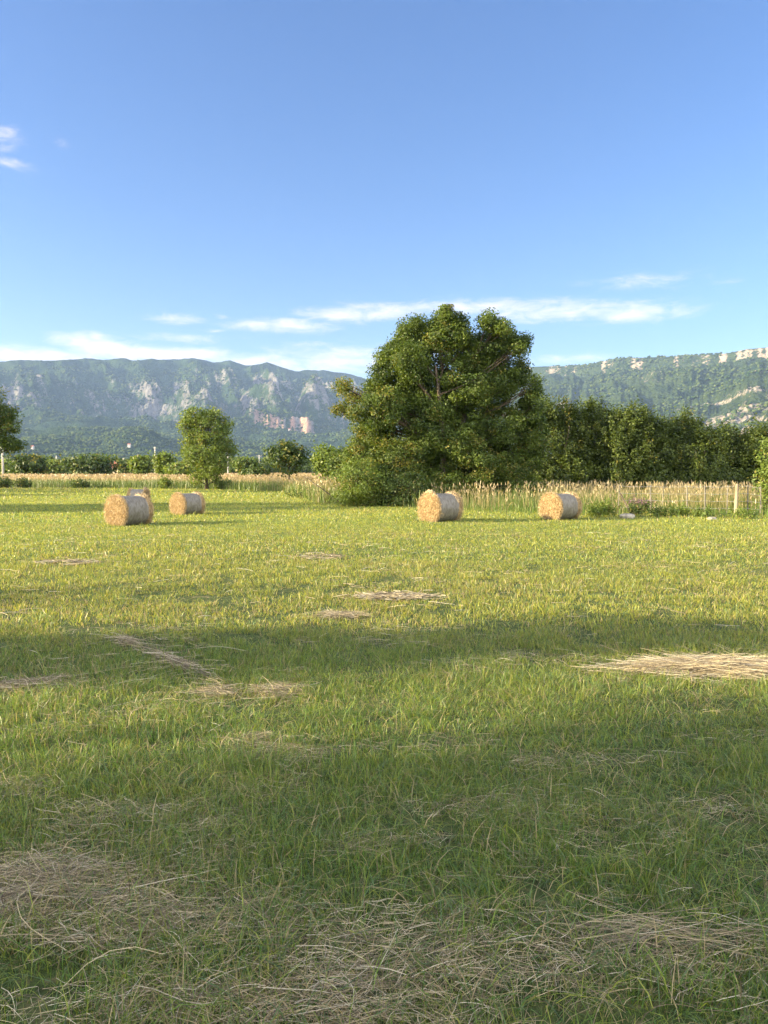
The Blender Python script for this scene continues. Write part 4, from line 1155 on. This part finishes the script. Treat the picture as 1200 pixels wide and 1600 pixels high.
# ------------------------------------------------------------------ stones
def rock(name, label, x, y, Y, sx, sy, sz, seed, mat):
    r = np.random.default_rng(seed)
    v, f = ico()
    # one subdivision
    V = [tuple(q) for q in v]; Fs = []
    cache = {}
    def mid(a, b):
        k = (min(a, b), max(a, b))
        if k not in cache:
            m = (np.array(V[a]) + np.array(V[b])) / 2; V.append(tuple(m / np.linalg.norm(m))); cache[k] = len(V) - 1
        return cache[k]
    for _ in range(2):
        cache = {}; new = []
        for a, b, c in (Fs if Fs else f):
            ab, bc, ca = mid(a, b), mid(b, c), mid(c, a); new += [(a, ab, ca), (b, bc, ab), (c, ca, bc), (ab, bc, ca)]
        Fs = new
    V = np.array(V); V = np.sign(V) * np.abs(V) ** .75
    V *= (1 + .22 * (fbm(V[:, :1] * 2 + 5, V[:, 1:2] * 2 + V[:, 2:] * 1.7, 4, seed) - .5))
    V = V * np.array([sx, sy, sz]) + np.array([0, 0, sz * .6])
    p = at(x, y, Y)
    o = link(name, mesh_np(name, V, np.array(Fs)), mat); o.location = (p.x, Y, relief1(p.x, Y)); o.rotation_euler = (0, 0, r.uniform(-.3, .3))
    tag(o, label, 'stone')
rock('stone', 'pale flat stone slab in the weeds under the fence brace', 980, 803, 30.6, .30, .20, .13, 3, M_STONE)
rock('stone', 'small grey white stone in the weeds left of the pale thick post', 1112, 812, 29.4, .17, .14, .08, 4, M_STONE)

# ------------------------------------------------------------------ utility poles
def pole(x, ytop, Y, label, arm=False, arm_px=6):
    p = at(x, ytop, Y)
    root = empty('utility_pole', (p.x, Y, 0), label, 'utility pole', 'concrete utility poles along the meadow')
    mb = MB(); k = max(1, Y / 160)
    mb.tube([(0, 0, -.3), (0, 0, p.z * .5), (0, 0, p.z)], [.19 * k, .15 * k, .11 * k], 10); mb.build('shaft', M_CONC, root, smooth=True)
    mb = MB(); h = p.z - .35
    w = (.8 if arm else .22)
    mb.box(-w, w, -.30 * 1, -.12 * 1, h - .07, h + .07)
    mb.build('crossarm', M_CONC, root)
    for s in ((-.85, 0, .85) if arm else (-.18, .18)):
        ib = MB(); ib.tube([(s, -.21, h + .07), (s, -.21, h + .16), (s, -.21, h + .28)], [.03, .05, .03], 7); ib.build('insulator', M_WHITE, root)
pole(3, 673, 118, 'tall pale concrete pole at the left edge under the hanging tree')
pole(242, 698, 170, 'pale concrete pole left of the single tree')
pole(356, 706, 200, 'pale pole showing through the right edge of the single tree')
pole(405, 711, 250, 'small pale pole with a crossarm between the single tree and the dark tree', arm=True)
pole(88, 712, 420, 'tiny faint pole rising behind the bushes at left', arm=False)

# ------------------------------------------------------------------ houses
def house(label, x, ybase, Y, w, d, h, rh, wall, rz=0.0, z=0.0, hip=False):
    p = at(x, ybase, Y)
    root = empty('house', (p.x, Y, z), label, 'house', rz=rz)
    mb = MB(); mb.box(-w / 2, w / 2, -d / 2, d / 2, -.5 if z == 0 else -6, h)
    if not hip:
        mb.add([(-w / 2, -d / 2, h), (-w / 2, d / 2, h), (-w / 2, 0, h + rh), (w / 2, -d / 2, h), (w / 2, d / 2, h), (w / 2, 0, h + rh)], None, [(0, 2, 1), (3, 4, 5)])
    wl = mb.build('wall', wall, root)
    e = .5
    rb = MB()
    if hip:
        q = max(0.0, w / 2 - d / 2)
        top = [(-q - .01, 0, h + rh), (q + .01, 0, h + rh)]
        bot = [(-w / 2 - e, -d / 2 - e, h), (w / 2 + e, -d / 2 - e, h), (w / 2 + e, d / 2 + e, h), (-w / 2 - e, d / 2 + e, h)]
        rb.add(bot + top, [(0, 1, 5, 4), (2, 3, 4, 5), (3, 2, 1, 0)], [(1, 2, 5), (3, 0, 4)])
    else:
        for s in (-1, 1):
            A_ = [(-w / 2 - e, s * (d / 2 + e), h - rh * e / (d / 2) + .05), (w / 2 + e, s * (d / 2 + e), h - rh * e / (d / 2) + .05), (w / 2 + e, 0, h + rh + .05), (-w / 2 - e, 0, h + rh + .05)]
            B_ = [(a[0], a[1], a[2] + .18) for a in A_]
            rb.add(A_ + B_, [(0, 1, 2, 3), (7, 6, 5, 4), (0, 4, 5, 1), (1, 5, 6, 2), (2, 6, 7, 3), (3, 7, 4, 0)])
    rf = rb.build('roof', M_TILE, root)
    cb = MB(); cb.box(w * .18, w * .18 + .6, .3, .9, h + rh * .3, h + rh + .6); cb.build('chimney', M_WHITE, rf)
    n = max(1, int(w / 3.2))
    for i in range(n):
        cx = -w / 2 + (i + .5) * w / n
        wb = MB(); wb.box(cx - .5, cx + .5, -d / 2 - .05, -d / 2 + .05, h * .42, h * .42 + 1.1); fr = wb.build('window', M_WHITE, root)
        pb = MB(); pb.box(cx - .4, cx + .4, -d / 2 - .08, -d / 2 - .055, h * .42 + .1, h * .42 + 1.0); pb.build('pane', M_GLASS, fr)
    return root
house('ochre house with a reddish hipped roof behind the broad dark bush', 184, 738, 215, 6.5, 6, 3.0, 1.9, M_PLASTER, hip=True)
house('low white outbuilding beyond the meadow, right of the single tree', 370, 738, 290, 5, 4, 2.6, 1.2, M_WHITE, hip=False)
def on_slope(grid, x, y):
    """first point of the slope hit by the ray of that photo pixel"""
    a, e = px_azel(x, y)
    A = np.arctan2(grid[0, :, 0], grid[0, :, 1]); j = int(np.argmin(np.abs(A - a)))
    cg = grid[:, j]; t = (cg[:, 2] - CAMZ) / np.hypot(cg[:, 0], cg[:, 1])
    i = int(np.argmax(t > math.tan(e)))
    return cg[i]
for (x, y, w, lab) in ((202, 700, 9, 'white house alone on the slope below the dark foothill'), (51, 703, 7, 'white house small on the slope above the bushes at left'), (452, 674, 9, 'tiny white house among woods under the pink cliffs')):
    q_ = on_slope(LEFT, x, y)
    h_ = house(lab, x, y, float(q_[1]), w, 9, 6, 2.5, M_WHITE, z=float(q_[2]) + 3)

# ------------------------------------------------------------------ haze: the air between here and the mountains
def haze():
    mb = MB(); mb.box(-11000, 11000, -1500, 11500, -40, 1130)
    m, nt, out = new_mat('air')
    v = nt.nodes.new('ShaderNodeVolumePrincipled')
    v.inputs['Color'].default_value = (.38, .57, 1.0, 1)
    v.inputs['Density'].default_value = 0.52e-4
    v.inputs['Anisotropy'].default_value = 0.0
    nt.links.new(v.outputs[0], out.inputs['Volume'])
    tag(mb.build('haze', m), 'pale blue haze over the valley', 'haze', kind='stuff')
haze()
